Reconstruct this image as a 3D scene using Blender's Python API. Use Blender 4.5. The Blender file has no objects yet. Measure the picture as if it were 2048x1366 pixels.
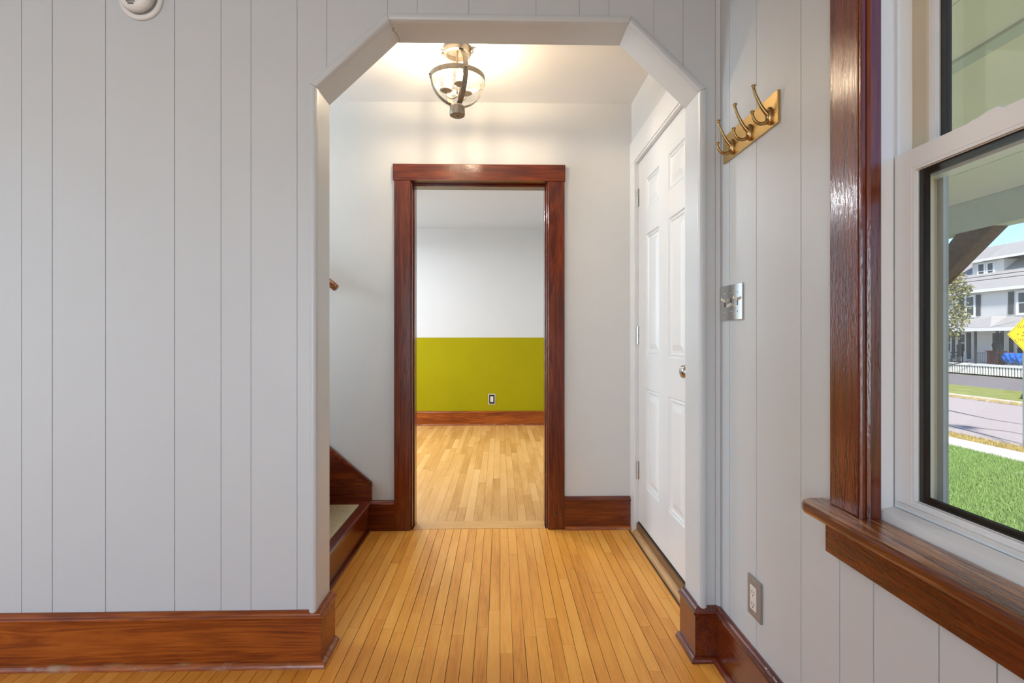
import bpy, bmesh, math, random
from mathutils import Vector, Matrix
random.seed(7)
PI = math.pi
SC = bpy.context.scene
COL = SC.collection

# ------------------------------------------------------------------ camera
cam_d = bpy.data.cameras.new('camera')
cam = bpy.data.objects.new('camera', cam_d)
COL.objects.link(cam)
cam.location = (0, 0, 1.10)
cam.rotation_euler = (PI / 2, 0, math.radians(-1.3))
cam_d.sensor_fit = 'HORIZONTAL'
cam_d.sensor_width = 36.0
cam_d.lens = 36.0 * 1055 / 2048
cam_d.shift_y = -7 / 2048
cam_d.clip_start = 0.02
cam_d.clip_end = 400
SC.camera = cam

# ------------------------------------------------------------------ world, sun, daylight at the windows
W = bpy.data.worlds.new('sky')
SC.world = W
W.use_nodes = True
wn = W.node_tree
wn.nodes.clear()
w_out = wn.nodes.new('ShaderNodeOutputWorld')
w_bg = wn.nodes.new('ShaderNodeBackground')
w_sky = wn.nodes.new('ShaderNodeTexSky')
w_sky.sky_type = 'NISHITA'
w_sky.sun_disc = False
w_sky.sun_elevation = math.radians(42)
w_sky.sun_rotation = math.radians(206)
w_sky.air_density = 1.0
w_sky.dust_density = 0.7
w_sky.ozone_density = 2.0
w_bg.inputs['Strength'].default_value = 0.29
w_tint = wn.nodes.new('ShaderNodeMix')
w_tint.data_type = 'RGBA'
w_tint.blend_type = 'MULTIPLY'
w_tint.inputs['Factor'].default_value = 1.0
w_tint.inputs[7].default_value = (0.76, 0.84, 1.02, 1)
wn.links.new(w_sky.outputs[0], w_tint.inputs[6])
wn.links.new(w_tint.outputs[2], w_bg.inputs[0])
wn.links.new(w_bg.outputs[0], w_out.inputs[0])

def lamp(name, kind, loc, power, color=(1, 1, 1), rot=(0, 0, 0), **kw):
    d = bpy.data.lights.new(name, kind)
    d.energy = power
    d.color = color
    for k, v in kw.items():
        setattr(d, k, v)
    o = bpy.data.objects.new(name, d)
    COL.objects.link(o)
    o.location = loc
    o.rotation_euler = rot
    return o

# soft, hazy sun standing over the street
sun = lamp('sun', 'SUN', (15, -20, 25), 9.0, (1.0, 0.93, 0.85), angle=math.radians(6))
sun.rotation_euler = Vector((0.29, 0.70, -0.62)).to_track_quat('-Z', 'Y').to_euler()
# daylight coming in at the windows of the main room (behind and left of the camera)
DAY = (0.73, 0.875, 1.0)
lamp('daylight_rear', 'AREA', (-1.6, -3.10, 1.15), 41, DAY, (PI / 2, 0, math.radians(6)), shape='RECTANGLE', size=1.7, size_y=1.95, spread=math.radians(120))
lamp('daylight_side', 'AREA', (-3.12, 0.0, 1.25), 6, DAY, (PI / 2, 0, -PI / 2), shape='RECTANGLE', size=1.6, size_y=1.7)
# daylight at the windows of the far room
lamp('daylight_far', 'AREA', (-1.72, 6.60, 1.50), 4, DAY, (-PI / 2, 0, 0), shape='RECTANGLE', size=0.85, size_y=1.4)
lamp('daylight_far_side', 'AREA', (-3.12, 5.0, 1.50), 66, DAY, (PI / 2, 0, -PI / 2), shape='RECTANGLE', size=1.1, size_y=1.4)

# added fill lamp over the stair, no window there; brightens the hall
lamp('stairwell_fill', 'AREA', (-2.95, 2.48, 1.95), 44, DAY, (PI / 2, 0, -PI / 2), shape='RECTANGLE', size=0.8, size_y=0.8)

SC.view_settings.view_transform = 'Standard'
SC.view_settings.look = 'None'
SC.view_settings.exposure = 0.06
SC.view_settings.gamma = 1.0
SC.view_settings.use_curve_mapping = False

# ------------------------------------------------------------------ materials
MAT = {}
def new_mat(name):
    m = bpy.data.materials.new(name)
    m.use_nodes = True
    nt = m.node_tree
    b = nt.nodes['Principled BSDF']
    MAT[name] = m
    return m, nt, b
def N(nt, t, **kw):
    n = nt.nodes.new(t)
    for k, v in kw.items():
        if k in n.inputs:
            n.inputs[k].default_value = v
        else:
            setattr(n, k, v)
    return n
def ramp(nt, stops, interp='LINEAR'):
    r = nt.nodes.new('ShaderNodeValToRGB')
    r.color_ramp.interpolation = interp
    e = r.color_ramp.elements
    e[0].position, e[0].color = stops[0][0], (*stops[0][1], 1)
    e[1].position, e[1].color = stops[-1][0], (*stops[-1][1], 1)
    for p, c in stops[1:-1]:
        x = e.new(p)
        x.color = (*c, 1)
    return r
def plain(name, col, rough=0.5, metal=0.0, bump=0.0, bscale=80.0, vary=0.0, vscale=3.0, coat=0.0, spec=0.5, tilt=(1, 1, 1)):
    m, nt, b = new_mat(name)
    b.inputs['Base Color'].default_value = (*col, 1)
    b.inputs['Roughness'].default_value = rough
    b.inputs['Metallic'].default_value = metal
    b.inputs['Coat Weight'].default_value = coat
    b.inputs['Specular IOR Level'].default_value = spec
    tc = N(nt, 'ShaderNodeTexCoord')
    mp = N(nt, 'ShaderNodeMapping')
    mp.inputs['Scale'].default_value = tilt
    nt.links.new(tc.outputs['Object'], mp.inputs[0])
    if bump:
        t = N(nt, 'ShaderNodeTexNoise', Scale=bscale, Detail=4.0)
        bp = N(nt, 'ShaderNodeBump', Strength=bump, Distance=0.002)
        nt.links.new(mp.outputs[0], t.inputs['Vector'])
        nt.links.new(t.outputs[0], bp.inputs['Height'])
        nt.links.new(bp.outputs[0], b.inputs['Normal'])
    if vary:
        t = N(nt, 'ShaderNodeTexNoise', Scale=vscale, Detail=5.0, Roughness=0.6)
        nt.links.new(mp.outputs[0], t.inputs['Vector'])
        r = ramp(nt, [(0.3, tuple(c * (1 - vary) for c in col)), (0.7, tuple(min(1, c * (1 + vary)) for c in col))])
        nt.links.new(t.outputs[0], r.inputs[0])
        nt.links.new(r.outputs[0], b.inputs['Base Color'])
    return m
def math_node(nt, op, a, b=None):
    n = nt.nodes.new('ShaderNodeMath')
    n.operation = op
    for i, v in enumerate((a, b)):
        if v is None:
            continue
        if isinstance(v, (int, float)):
            n.inputs[i].default_value = v
        else:
            nt.links.new(v, n.inputs[i])
    return n.outputs[0]
def wood(name, axis, stops, rough=0.28, coat=0.25, grain=26.0, along=1.3, fine=0.35, peel=0.25, worn=None, spec=0.5, rnd_tint=0.0, spread=1.0):
    """varnished or bare timber with the grain running along AXIS"""
    m, nt, b = new_mat(name)
    tc = N(nt, 'ShaderNodeTexCoord')
    oi = N(nt, 'ShaderNodeObjectInfo')
    sc3 = N(nt, 'ShaderNodeVectorMath', operation='SCALE')
    cb = N(nt, 'ShaderNodeCombineXYZ')
    for i, k in enumerate((37.0, 71.0, 53.0)):
        nt.links.new(math_node(nt, 'MULTIPLY', oi.outputs['Random'], k), cb.inputs[i])
    ad = N(nt, 'ShaderNodeVectorMath', operation='ADD')
    nt.links.new(tc.outputs['Object'], ad.inputs[0])
    nt.links.new(cb.outputs[0], ad.inputs[1])
    def mapped(across, al):
        mp = N(nt, 'ShaderNodeMapping')
        s = [across] * 3
        s['XYZ'.index(axis)] = al
        mp.inputs['Scale'].default_value = s
        nt.links.new(ad.outputs[0], mp.inputs[0])
        return mp.outputs[0]
    big = N(nt, 'ShaderNodeTexNoise', Scale=1.0, Detail=5.0, Roughness=0.55, Distortion=0.7)
    nt.links.new(mapped(grain * 0.5, along * 0.55), big.inputs['Vector'])
    # bands of early and late wood: contour lines of a stretched noise field
    bands = math_node(nt, 'SINE', math_node(nt, 'MULTIPLY', big.outputs[0], grain * 2.2))
    bands = math_node(nt, 'ADD', math_node(nt, 'MULTIPLY', bands, 0.5), 0.5)
    fn = N(nt, 'ShaderNodeTexNoise', Scale=1.0, Detail=3.0, Roughness=0.7)
    nt.links.new(mapped(grain * 9, along * 6), fn.inputs['Vector'])
    blot = N(nt, 'ShaderNodeTexNoise', Scale=1.0, Detail=4.0, Roughness=0.6)
    nt.links.new(mapped(9.0, 1.6), blot.inputs['Vector'])
    v = math_node(nt, 'ADD', math_node(nt, 'MULTIPLY', bands, 0.20 * spread), math_node(nt, 'MULTIPLY', fn.outputs[0], fine))
    v = math_node(nt, 'ADD', v, math_node(nt, 'MULTIPLY', blot.outputs[0], 0.80))
    v = math_node(nt, 'SUBTRACT', v, 0.20 * spread * 0.5 + fine * 0.5 + 0.40 - 0.5)
    if rnd_tint:
        v = math_node(nt, 'ADD', v, math_node(nt, 'MULTIPLY', math_node(nt, 'SUBTRACT', oi.outputs['Random'], 0.5), rnd_tint))
    r = ramp(nt, stops)
    nt.links.new(v, r.inputs[0])
    col = r.outputs[0]
    rg = None
    if worn:
        wcol, lo, hi, wsc = worn
        wt = N(nt, 'ShaderNodeTexNoise', Scale=1.0, Detail=6.0, Roughness=0.65)
        nt.links.new(mapped(wsc, wsc * 0.35), wt.inputs['Vector'])
        wr = ramp(nt, [(lo, (0, 0, 0)), (hi, (1, 1, 1))])
        nt.links.new(wt.outputs[0], wr.inputs[0])
        mx = N(nt, 'ShaderNodeMix', data_type='RGBA')
        nt.links.new(wr.outputs[0], mx.inputs['Factor'])
        nt.links.new(col, mx.inputs[6])
        mx.inputs[7].default_value = (*wcol, 1)
        col = mx.outputs[2]
    nt.links.new(col, b.inputs['Base Color'])
    b.inputs['Roughness'].default_value = rough
    b.inputs['Coat Weight'].default_value = coat
    b.inputs['Specular IOR Level'].default_value = spec
    b.inputs['Coat Roughness'].default_value = 0.09
    pn = N(nt, 'ShaderNodeTexNoise', Scale=1.0, Detail=3.0)
    nt.links.new(mapped(190.0, 60.0), pn.inputs['Vector'])
    hgt = math_node(nt, 'ADD', math_node(nt, 'MULTIPLY', fn.outputs[0], 0.6), pn.outputs[0])
    bp = N(nt, 'ShaderNodeBump', Strength=peel, Distance=0.0016)
    nt.links.new(hgt, bp.inputs['Height'])
    nt.links.new(bp.outputs[0], b.inputs['Normal'])
    nt.links.new(bp.outputs[0], b.inputs['Coat Normal'])
    return m
def glass(name, tint=(1, 1, 1), gloss=1.0):
    m, nt, b = new_mat(name)
    nt.nodes.remove(b)
    o = nt.nodes['Material Output']
    tr = N(nt, 'ShaderNodeBsdfTransparent')
    tr.inputs[0].default_value = (*tint, 1)
    gl = N(nt, 'ShaderNodeBsdfGlossy')
    gl.inputs['Roughness'].default_value = 0.01
    lw = N(nt, 'ShaderNodeLayerWeight', Blend=0.5)
    mx = N(nt, 'ShaderNodeMixShader')
    fr = math_node(nt, 'ADD', math_node(nt, 'MULTIPLY', math_node(nt, 'POWER', lw.outputs['Facing'], 5.0), 0.9), 0.04)
    nt.links.new(math_node(nt, 'MULTIPLY', fr, gloss), mx.inputs[0])
    nt.links.new(tr.outputs[0], mx.inputs[1])
    nt.links.new(gl.outputs[0], mx.inputs[2])
    nt.links.new(mx.outputs[0], o.inputs[0])
    return m
def glow(name, col, strength):
    m, nt, b = new_mat(name)
    b.inputs['Base Color'].default_value = (*col, 1)
    b.inputs['Emission Color'].default_value = (*col, 1)
    b.inputs['Emission Strength'].default_value = strength
    return m

plain('panel_paint', (0.585, 0.61, 0.625), 0.42, bump=0.10, bscale=170, vary=0.012, vscale=5)
plain('arch_paint', (0.59, 0.615, 0.63), 0.36, bump=0.10, bscale=120, vary=0.015, vscale=6)
plain('hall_paint', (0.64, 0.635, 0.62), 0.5, bump=0.10, bscale=150, vary=0.012, vscale=4)
plain('white_paint', (0.75, 0.745, 0.735), 0.34, bump=0.06, bscale=140)
plain('ceiling_paint', (0.87, 0.86, 0.83), 0.7, bump=0.12, bscale=120)
plain('far_white', (0.60, 0.61, 0.615), 0.6, bump=0.08, bscale=150, vary=0.01)
plain('far_green', (0.34, 0.295, 0.0), 0.65, spec=0.15, bump=0.08, bscale=150, vary=0.03, vscale=2.5)
plain('far_ceiling', (0.58, 0.64, 0.71), 0.7)
plain('vinyl', (0.84, 0.855, 0.865), 0.3)
plain('vinyl_outside', (0.64, 0.56, 0.41), 0.5, vary=0.06)
plain('gasket', (0.010, 0.008, 0.006), 0.6, spec=0.2)
plain('spacer', (0.06, 0.055, 0.05), 0.3, metal=0.6, bump=0.5, bscale=400)
plain('screen_frame', (0.42, 0.41, 0.38), 0.45)
plain('brass', (0.60, 0.41, 0.16), 0.32, metal=1.0, bump=0.05, bscale=500, tilt=(1, 0.1, 1))
plain('brass_dark', (0.40, 0.27, 0.12), 0.3, metal=1.0)
plain('steel', (0.62, 0.60, 0.57), 0.2, metal=1.0, bump=0.05, bscale=300, tilt=(1, 1, 0.05))
plain('plate_grey', (0.30, 0.29, 0.285), 0.38, metal=0.4)
plain('nickel', (0.50, 0.47, 0.43), 0.22, metal=1.0)
plain('bronze', (0.27, 0.235, 0.19), 0.42, metal=0.85, bump=0.15, bscale=300, vary=0.15, vscale=40)
plain('ivory', (0.75, 0.72, 0.62), 0.35)
plain('outlet_white', (0.74, 0.72, 0.68), 0.35)
plain('black', (0.008, 0.008, 0.008), 0.5)
plain('black_plate', (0.012, 0.012, 0.014), 0.3)
plain('detector_white', (0.82, 0.82, 0.80), 0.4)
plain('detector_grey', (0.30, 0.30, 0.30), 0.5)
plain('carpet', (0.40, 0.30, 0.17), 0.95, bump=1.0, bscale=600, vary=0.35, vscale=160)
plain('dirt', (0.10, 0.05, 0.02), 0.9, vary=0.5, vscale=60)
plain('candle_sleeve', (0.62, 0.56, 0.46), 0.5)
glass('clear_glass', (0.99, 0.99, 0.98), 1.0)
glass('window_glass', (0.97, 0.975, 0.96), 0.9)
plain('bulb_off', (0.80, 0.78, 0.72), 0.3)
glow('bulb_glow', (1.0, 0.78, 0.53), 940.0)
# timber
DARK = [(0.05, (0.028, 0.0030, 0.0012)), (0.40, (0.090, 0.0095, 0.0018)), (0.66, (0.175, 0.026, 0.0030)), (0.97, (0.34, 0.078, 0.009))]
for ax in 'XYZ':
    wood('trim_' + ax, ax, DARK, 0.22, 0.5, peel=0.35)
BASE = [(0.08, (0.05, 0.009, 0.002)), (0.36, (0.20, 0.038, 0.004)), (0.62, (0.36, 0.085, 0.008)), (0.95, (0.52, 0.17, 0.022))]
for ax in 'XY':
    wood('base_' + ax, ax, BASE, 0.34, 0.08, spec=0.3)
wood('shoe_X', 'X', BASE, 0.35, 0.3, worn=((0.40, 0.25, 0.13), 0.52, 0.72, 30))
wood('shoe_Y', 'Y', DARK, 0.3, 0.4, worn=((0.36, 0.21, 0.10), 0.62, 0.78, 30))
wood('stool_wood', 'Y', [(0.1, (0.05, 0.010, 0.004)), (0.42, (0.16, 0.040, 0.010)), (0.64, (0.36, 0.13, 0.028)), (0.92, (0.62, 0.32, 0.10))], 0.24, 0.35, grain=30, peel=0.3, spread=2.0)
OAK = [(0.0, (0.40, 0.125, 0.014)), (0.36, (0.76, 0.305, 0.042)), (0.62, (0.88, 0.40, 0.070)), (1.0, (0.94, 0.50, 0.12))]
wood('floor_board', 'Y', OAK, 0.36, 0.04, spec=0.35, grain=22, fine=0.40, peel=0.10, rnd_tint=0.30, spread=0.45)
OAK2 = [(0.0, (0.42, 0.17, 0.04)), (0.36, (0.64, 0.31, 0.08)), (0.62, (0.78, 0.42, 0.135)), (1.0, (0.88, 0.53, 0.20))]
wood('far_board', 'Y', OAK2, 0.40, 0.05, grain=22, fine=0.22, peel=0.12, rnd_tint=0.42, spread=0.4)
wood('saddle_wood', 'X', OAK2, 0.35, 0.15, grain=26, spread=0.6)
wood('raw_pine', 'Y', [(0.1, (0.36, 0.19, 0.075)), (0.5, (0.55, 0.32, 0.14)), (0.9, (0.68, 0.43, 0.21))], 0.5, 0.0, grain=40)
wood('sill_wood', 'Y', [(0.1, (0.08, 0.035, 0.014)), (0.5, (0.19, 0.092, 0.035)), (0.9, (0.28, 0.15, 0.06))], 0.5, 0.0)
plain('board_gap', (0.018, 0.008, 0.004), 0.9)
# outdoors
plain('porch_cream', (0.92, 0.845, 0.66), 0.7, vary=0.03)
plain('porch_trim', (0.66, 0.66, 0.55), 0.6, vary=0.06, vscale=8)
plain('porch_floor_bounce', (0.82, 0.79, 0.74), 0.7)  # pale tone chosen to bounce sun up onto the porch ceiling
plain('porch_brown', (0.13, 0.062, 0.042), 0.8, bump=1.0, bscale=60, vary=0.5, vscale=45)
plain('lawn', (0.17, 0.22, 0.06), 0.95, vary=0.4, vscale=2.2)
plain('lawn_far', (0.27, 0.30, 0.07), 0.95, vary=0.25, vscale=1.4)
plain('blade', (0.20, 0.33, 0.085), 0.75)
plain('dry_grass', (0.42, 0.33, 0.11), 0.95, vary=0.35, vscale=6)
plain('concrete', (0.66, 0.60, 0.52), 0.9, vary=0.08, vscale=3)
plain('asphalt_pale', (0.46, 0.40, 0.375), 0.95, vary=0.10, vscale=7)
plain('tar', (0.22, 0.20, 0.20), 0.8)
plain('asphalt_dark', (0.22, 0.20, 0.20), 0.95, vary=0.15, vscale=3)
plain('roof_shingle', (0.36, 0.35, 0.345), 0.9, bump=1.0, bscale=6, vary=0.22, vscale=9, tilt=(6, 1, 6))
plain('house_trim', (0.80, 0.80, 0.78), 0.6)
plain('shutter', (0.075, 0.08, 0.085), 0.7)
plain('dark_pane', (0.06, 0.07, 0.08), 0.08)
plain('iron', (0.03, 0.03, 0.032), 0.6)
plain('tarp_blue', (0.03, 0.16, 0.62), 0.5, bump=1.0, bscale=9, vary=0.2, vscale=5)
plain('red_wood', (0.17, 0.045, 0.03), 0.6)
plain('red_cloth', (0.55, 0.10, 0.05), 0.8)
plain('sign_yellow', (0.93, 0.58, 0.0), 0.55)
plain('sign_black', (0.01, 0.01, 0.01), 0.6)
plain('galvanised', (0.45, 0.46, 0.47), 0.5, metal=0.6)
plain('bark', (0.10, 0.075, 0.055), 0.9, bump=1.0, bscale=20)
plain('leaf', (0.20, 0.20, 0.08), 0.8, vary=0.6, vscale=1.6)
plain('leaf_dark', (0.05, 0.09, 0.03), 0.8, vary=0.4, vscale=3)
plain('cable', (0.06, 0.06, 0.065), 0.7)
m_, nt_, b_ = new_mat('siding')          # narrow clapboards, too far away to count
b_.inputs['Base Color'].default_value = (0.74, 0.735, 0.72, 1)
b_.inputs['Roughness'].default_value = 0.7
tc_ = N(nt_, 'ShaderNodeTexCoord')
sp_ = N(nt_, 'ShaderNodeSeparateXYZ')
nt_.links.new(tc_.outputs['Object'], sp_.inputs[0])
fr_ = math_node(nt_, 'FRACT', math_node(nt_, 'MULTIPLY', sp_.outputs[2], 8.0))
bp_ = N(nt_, 'ShaderNodeBump', Strength=1.0, Distance=0.02)
nt_.links.new(fr_, bp_.inputs['Height'])
nt_.links.new(bp_.outputs[0], b_.inputs['Normal'])

# ------------------------------------------------------------------ builders
ORG = {}
def origin_of(o):
    return ORG.get(o.name, Vector((0, 0, 0))) if o else Vector((0, 0, 0))
def link(name, me, mat, parent, org=None):
    o = bpy.data.objects.new(name, me)
    COL.objects.link(o)
    if mat:
        me.materials.append(MAT[mat])
    if parent is not None:
        o.parent = parent
        ORG[o.name] = origin_of(parent).copy()
    else:
        o.location = org if org is not None else (0, 0, 0)
        ORG[o.name] = Vector(o.location)
    return o
def tag(o, label=None, cat=None, group=None, kind=None):
    for k, v in (('label', label), ('category', cat), ('group', group), ('kind', kind)):
        if v:
            o[k] = v
    return o
def empty(name, loc, label=None, cat=None, group=None, kind=None):
    o = bpy.data.objects.new(name, None)
    COL.objects.link(o)
    o.location = loc
    o.empty_display_size = 0.05
    ORG[o.name] = Vector(loc)
    return tag(o, label, cat, group, kind)
def mk(name, verts, faces, mat, parent=None, smooth=False, bevel=0.0, org=None, seg=2, fix=True):
    off = origin_of(parent) if parent is not None else Vector(org if org is not None else (0, 0, 0))
    bm = bmesh.new()
    vs = [bm.verts.new(Vector(v) - off) for v in verts]
    for f in faces:
        try:
            bm.faces.new([vs[i] for i in f])
        except ValueError:
            pass
    if fix:
        bmesh.ops.recalc_face_normals(bm, faces=bm.faces[:])
    if bevel:
        es = [e for e in bm.edges if len(e.link_faces) == 2 and e.calc_face_angle(0) > 0.5]
        bmesh.ops.bevel(bm, geom=es, offset=bevel, segments=seg, profile=0.6, affect='EDGES', clamp_overlap=True)
    me = bpy.data.meshes.new(name)
    bm.to_mesh(me)
    bm.free()
    if smooth:
        for p in me.polygons:
            p.use_smooth = True
    return link(name, me, mat, parent, org)
BOXF = [(0, 3, 2, 1), (4, 5, 6, 7), (0, 1, 5, 4), (1, 2, 6, 5), (2, 3, 7, 6), (3, 0, 4, 7)]
def boxv(x0, x1, y0, y1, z0, z1):
    return [(x0, y0, z0), (x1, y0, z0), (x1, y1, z0), (x0, y1, z0), (x0, y0, z1), (x1, y0, z1), (x1, y1, z1), (x0, y1, z1)]
def box(name, x0, x1, y0, y1, z0, z1, mat, parent=None, bevel=0.0, org=None, seg=2):
    return mk(name, boxv(x0, x1, y0, y1, z0, z1), BOXF, mat, parent, False, bevel, org, seg)
def prism(name, poly, axis, a, b, mat, parent=None, bevel=0.0, org=None):
    """polygon in the two other axes (order XYZ without AXIS) extruded from a to b"""
    def pt(p, t):
        return {'X': (t, p[0], p[1]), 'Y': (p[0], t, p[1]), 'Z': (p[0], p[1], t)}[axis]
    n = len(poly)
    v = [pt(p, a) for p in poly] + [pt(p, b) for p in poly]
    f = [tuple(range(n)), tuple(range(2 * n - 1, n - 1, -1))]
    f += [(i, (i + 1) % n, n + (i + 1) % n, n + i) for i in range(n)]
    return mk(name, v, f, mat, parent, False, bevel, org)
def sweep(name, prof, path, side, mat, parent=None, smooth=False, org=None):
    """profile (outward distance, height) carried along a level path, mitred at its corners; SIDE +1 = left of travel"""
    P = [Vector((p[0], p[1])) for p in path]
    nrm = []
    for i in range(len(P) - 1):
        d = (P[i + 1] - P[i]).normalized()
        nrm.append(Vector((-d.y, d.x)) * side)
    verts, faces = [], []
    n = len(prof)
    for i, p in enumerate(P):
        if i == 0:
            m = nrm[0]
        elif i == len(P) - 1:
            m = nrm[-1]
        else:
            m = nrm[i - 1] + nrm[i]
            m = m / (m.dot(nrm[i]))
        for d, z in prof:
            q = p + m * d
            verts.append((q.x, q.y, z))
    for i in range(len(P) - 1):
        for j in range(n):
            k = (j + 1) % n
            faces.append((i * n + j, i * n + k, (i + 1) * n + k, (i + 1) * n + j))
    faces.append(tuple(range(n)))
    faces.append(tuple(range((len(P) - 1) * n, len(P) * n)))
    return mk(name, verts, faces, mat, parent, smooth, 0, org)
def tube(name, pts, r, mat, parent=None, seg=10, org=None, radii=None, flat=None):
    P = [Vector(p) for p in pts]
    verts, faces = [], []
    t0 = (P[1] - P[0]).normalized()
    ref = Vector((0, 0, 1)) if abs(t0.z) < 0.9 else Vector((1, 0, 0))
    u = t0.cross(ref).normalized()
    for i, p in enumerate(P):
        t = (P[min(i + 1, len(P) - 1)] - P[max(i - 1, 0)]).normalized()
        u = (u - t * u.dot(t)).normalized()
        w = t.cross(u)
        rr = radii[i] if radii else r
        for k in range(seg):
            a = 2 * PI * k / seg
            verts.append(p + u * (math.cos(a) * rr) + w * (math.sin(a) * rr))
    for i in range(len(P) - 1):
        for k in range(seg):
            l = (k + 1) % seg
            faces.append((i * seg + k, i * seg + l, (i + 1) * seg + l, (i + 1) * seg + k))
    faces.append(tuple(range(seg)))
    faces.append(tuple(range((len(P) - 1) * seg, len(P) * seg)))
    return mk(name, verts, faces, mat, parent, True, 0, org)
def lathe(name, prof, c, mat, parent=None, seg=32, axis='Z', smooth=True, org=None, open_ends=False):
    """profile (radius, distance along AXIS) turned round the axis through c"""
    verts, faces = [], []
    n = len(prof)
    c = Vector(c)
    for k in range(seg):
        a = 2 * PI * k / seg
        ca, sa = math.cos(a), math.sin(a)
        for r, h in prof:
            r = max(r, 1e-5)
            verts.append(c + {'Z': Vector((r * ca, r * sa, h)), 'X': Vector((h, r * ca, r * sa)), 'Y': Vector((r * ca, h, r * sa))}[axis])
    for k in range(seg):
        l = (k + 1) % seg
        for j in range(n - 1):
            faces.append((k * n + j, l * n + j, l * n + j + 1, k * n + j + 1))
    o = mk(name, verts, faces, mat, parent, smooth, 0, org)
    return o
def grid_wall(name, axis, us, vs, holes, a, b, mat, parent=None, org=None):
    """wall slab between a and b on AXIS; us, vs the break lines; HOLES as (u0,u1,v0,v1) cells left open. One connected mesh."""
    us = sorted(set(us)); vs = sorted(set(vs))
    def solid(i, j):
        if i < 0 or j < 0 or i >= len(us) - 1 or j >= len(vs) - 1:
            return False
        cu, cv = (us[i] + us[i + 1]) / 2, (vs[j] + vs[j + 1]) / 2
        return not any(h[0] < cu < h[1] and h[2] < cv < h[3] for h in holes)
    verts, faces, idx = [], [], {}
    def V(i, j, s):
        k = (i, j, s)
        if k not in idx:
            t = a if s == 0 else b
            p = (us[i], vs[j])
            verts.append({'X': (t, p[0], p[1]), 'Y': (p[0], t, p[1]), 'Z': (p[0], p[1], t)}[axis])
            idx[k] = len(verts) - 1
        return idx[k]
    for i in range(len(us) - 1):
        for j in range(len(vs) - 1):
            if not solid(i, j):
                continue
            for s in (0, 1):
                faces.append((V(i, j, s), V(i + 1, j, s), V(i + 1, j + 1, s), V(i, j + 1, s)))
            for (ni, nj, e) in ((i - 1, j, ((i, j), (i, j + 1))), (i + 1, j, ((i + 1, j), (i + 1, j + 1))), (i, j - 1, ((i, j), (i + 1, j))), (i, j + 1, ((i, j + 1), (i + 1, j + 1)))):
                if not solid(ni, nj):
                    (p, q) = e
                    faces.append((V(*p, 0), V(*q, 0), V(*q, 1), V(*p, 1)))
    return mk(name, verts, faces, mat, parent, False, 0, org)

# ------------------------------------------------------------------ floors
CEIL = 2.455
YA, YB = 1.80, 1.93          # arch wall, front and back
YF, YG = 3.04, 3.17          # wall between hall and far room
YR = 6.677                   # far wall of the far room
XR = 0.755                   # panelled face of the outside wall
def strip_floor(parent, x0, x1, y0, y1, w, mat, lens, gap, keep, rng):
    n = int(math.ceil((x1 - x0) / w))
    for i in range(n):
        a = x0 + i * w
        b = min(a + w, x1)
        y = y0 - rng.uniform(0, lens[1] * 0.8)
        while y < y1:
            l = rng.uniform(*lens)
            s, e = max(y, y0), min(y + l, y1)
            y += l
            if y1 - y < 0.12:
                e = y1; y = y1 + 1
            if e - s < 0.03:
                continue
            e2 = keep((a + b) / 2, s, e)
            if e2 is None:
                continue
            s, e = e2
            g = gap * rng.uniform(0.5, 1.4)
            dz = rng.uniform(-0.0006, 0.0)
            box('floorboard', a + g / 2, b - g / 2, s + 0.0005, e - 0.0005, -0.016, dz, mat, parent)
floor = box('floor', -3.2, 0.77, -3.2, 3.05, -0.12, -0.006, 'board_gap')
tag(floor, 'honey coloured strip wood floor running through the arch into the hall', None, None, 'structure')
rng = random.Random(3)
def keep_hall(x, s, e):
    if x < -0.78:
        if s > 1.88:
            return None
        return (s, min(e, 1.90))
    return (s, e)
strip_floor(floor, -1.78, 0.757, 1.42, 3.045, 0.0445, 'floor_board', (0.45, 1.5), 0.0020, keep_hall, rng)
# the rest of the main room's boards, behind the camera's view
vv, ff = [], []
for i in range(89):
    a = -3.2 + i * 0.0445
    for (s, e) in ((-3.2, 1.42),) if a > -1.80 else ((-3.2, 1.79),):
        k = len(vv)
        vv += boxv(a + 0.0006, min(a + 0.0439, 0.757), s, e - 0.001, -0.016, 0.0)
        ff += [tuple(k + q for q in f) for f in BOXF]
rest = mk('floorboards', vv, ff, 'floor_board', floor)
tag(rest, kind='stuff')
floor2 = box('floor', -3.2, 0.77, 3.05, 6.70, -0.12, -0.006, 'board_gap')
tag(floor2, 'pale strip wood floor of the room beyond the brown doorway', None, None, 'structure')
strip_floor(floor2, -1.35, 0.757, YG, YR, 0.054, 'far_board', (0.4, 1.1), 0.0011, lambda x, s, e: (s, e), rng)
vv, ff = [], []
for i in range(34):
    a = -3.2 + i * 0.054
    k = len(vv)
    vv += boxv(a + 0.0005, min(a + 0.0535, -1.3505), YG, YR, -0.016, 0.0)
    ff += [tuple(k + q for q in f) for f in BOXF]
tag(mk('floorboards', vv, ff, 'far_board', floor2), kind='stuff')
box('saddle_strip', -0.50, 0.262, 3.047, YG - 0.001, -0.016, 0.001, 'saddle_wood', floor2)

# ------------------------------------------------------------------ ceilings
c1 = box('ceiling', -3.2, 0.90, -3.2, 3.17, CEIL, CEIL + 0.1, 'ceiling_paint')
tag(c1, 'white plaster ceiling of the hall behind the arch', None, None, 'structure')
c2 = box('ceiling', -3.2, 0.90, 3.17, 6.9, 2.475, 2.575, 'far_ceiling')
tag(c2, 'cool white ceiling of the far room', None, None, 'structure')

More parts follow.
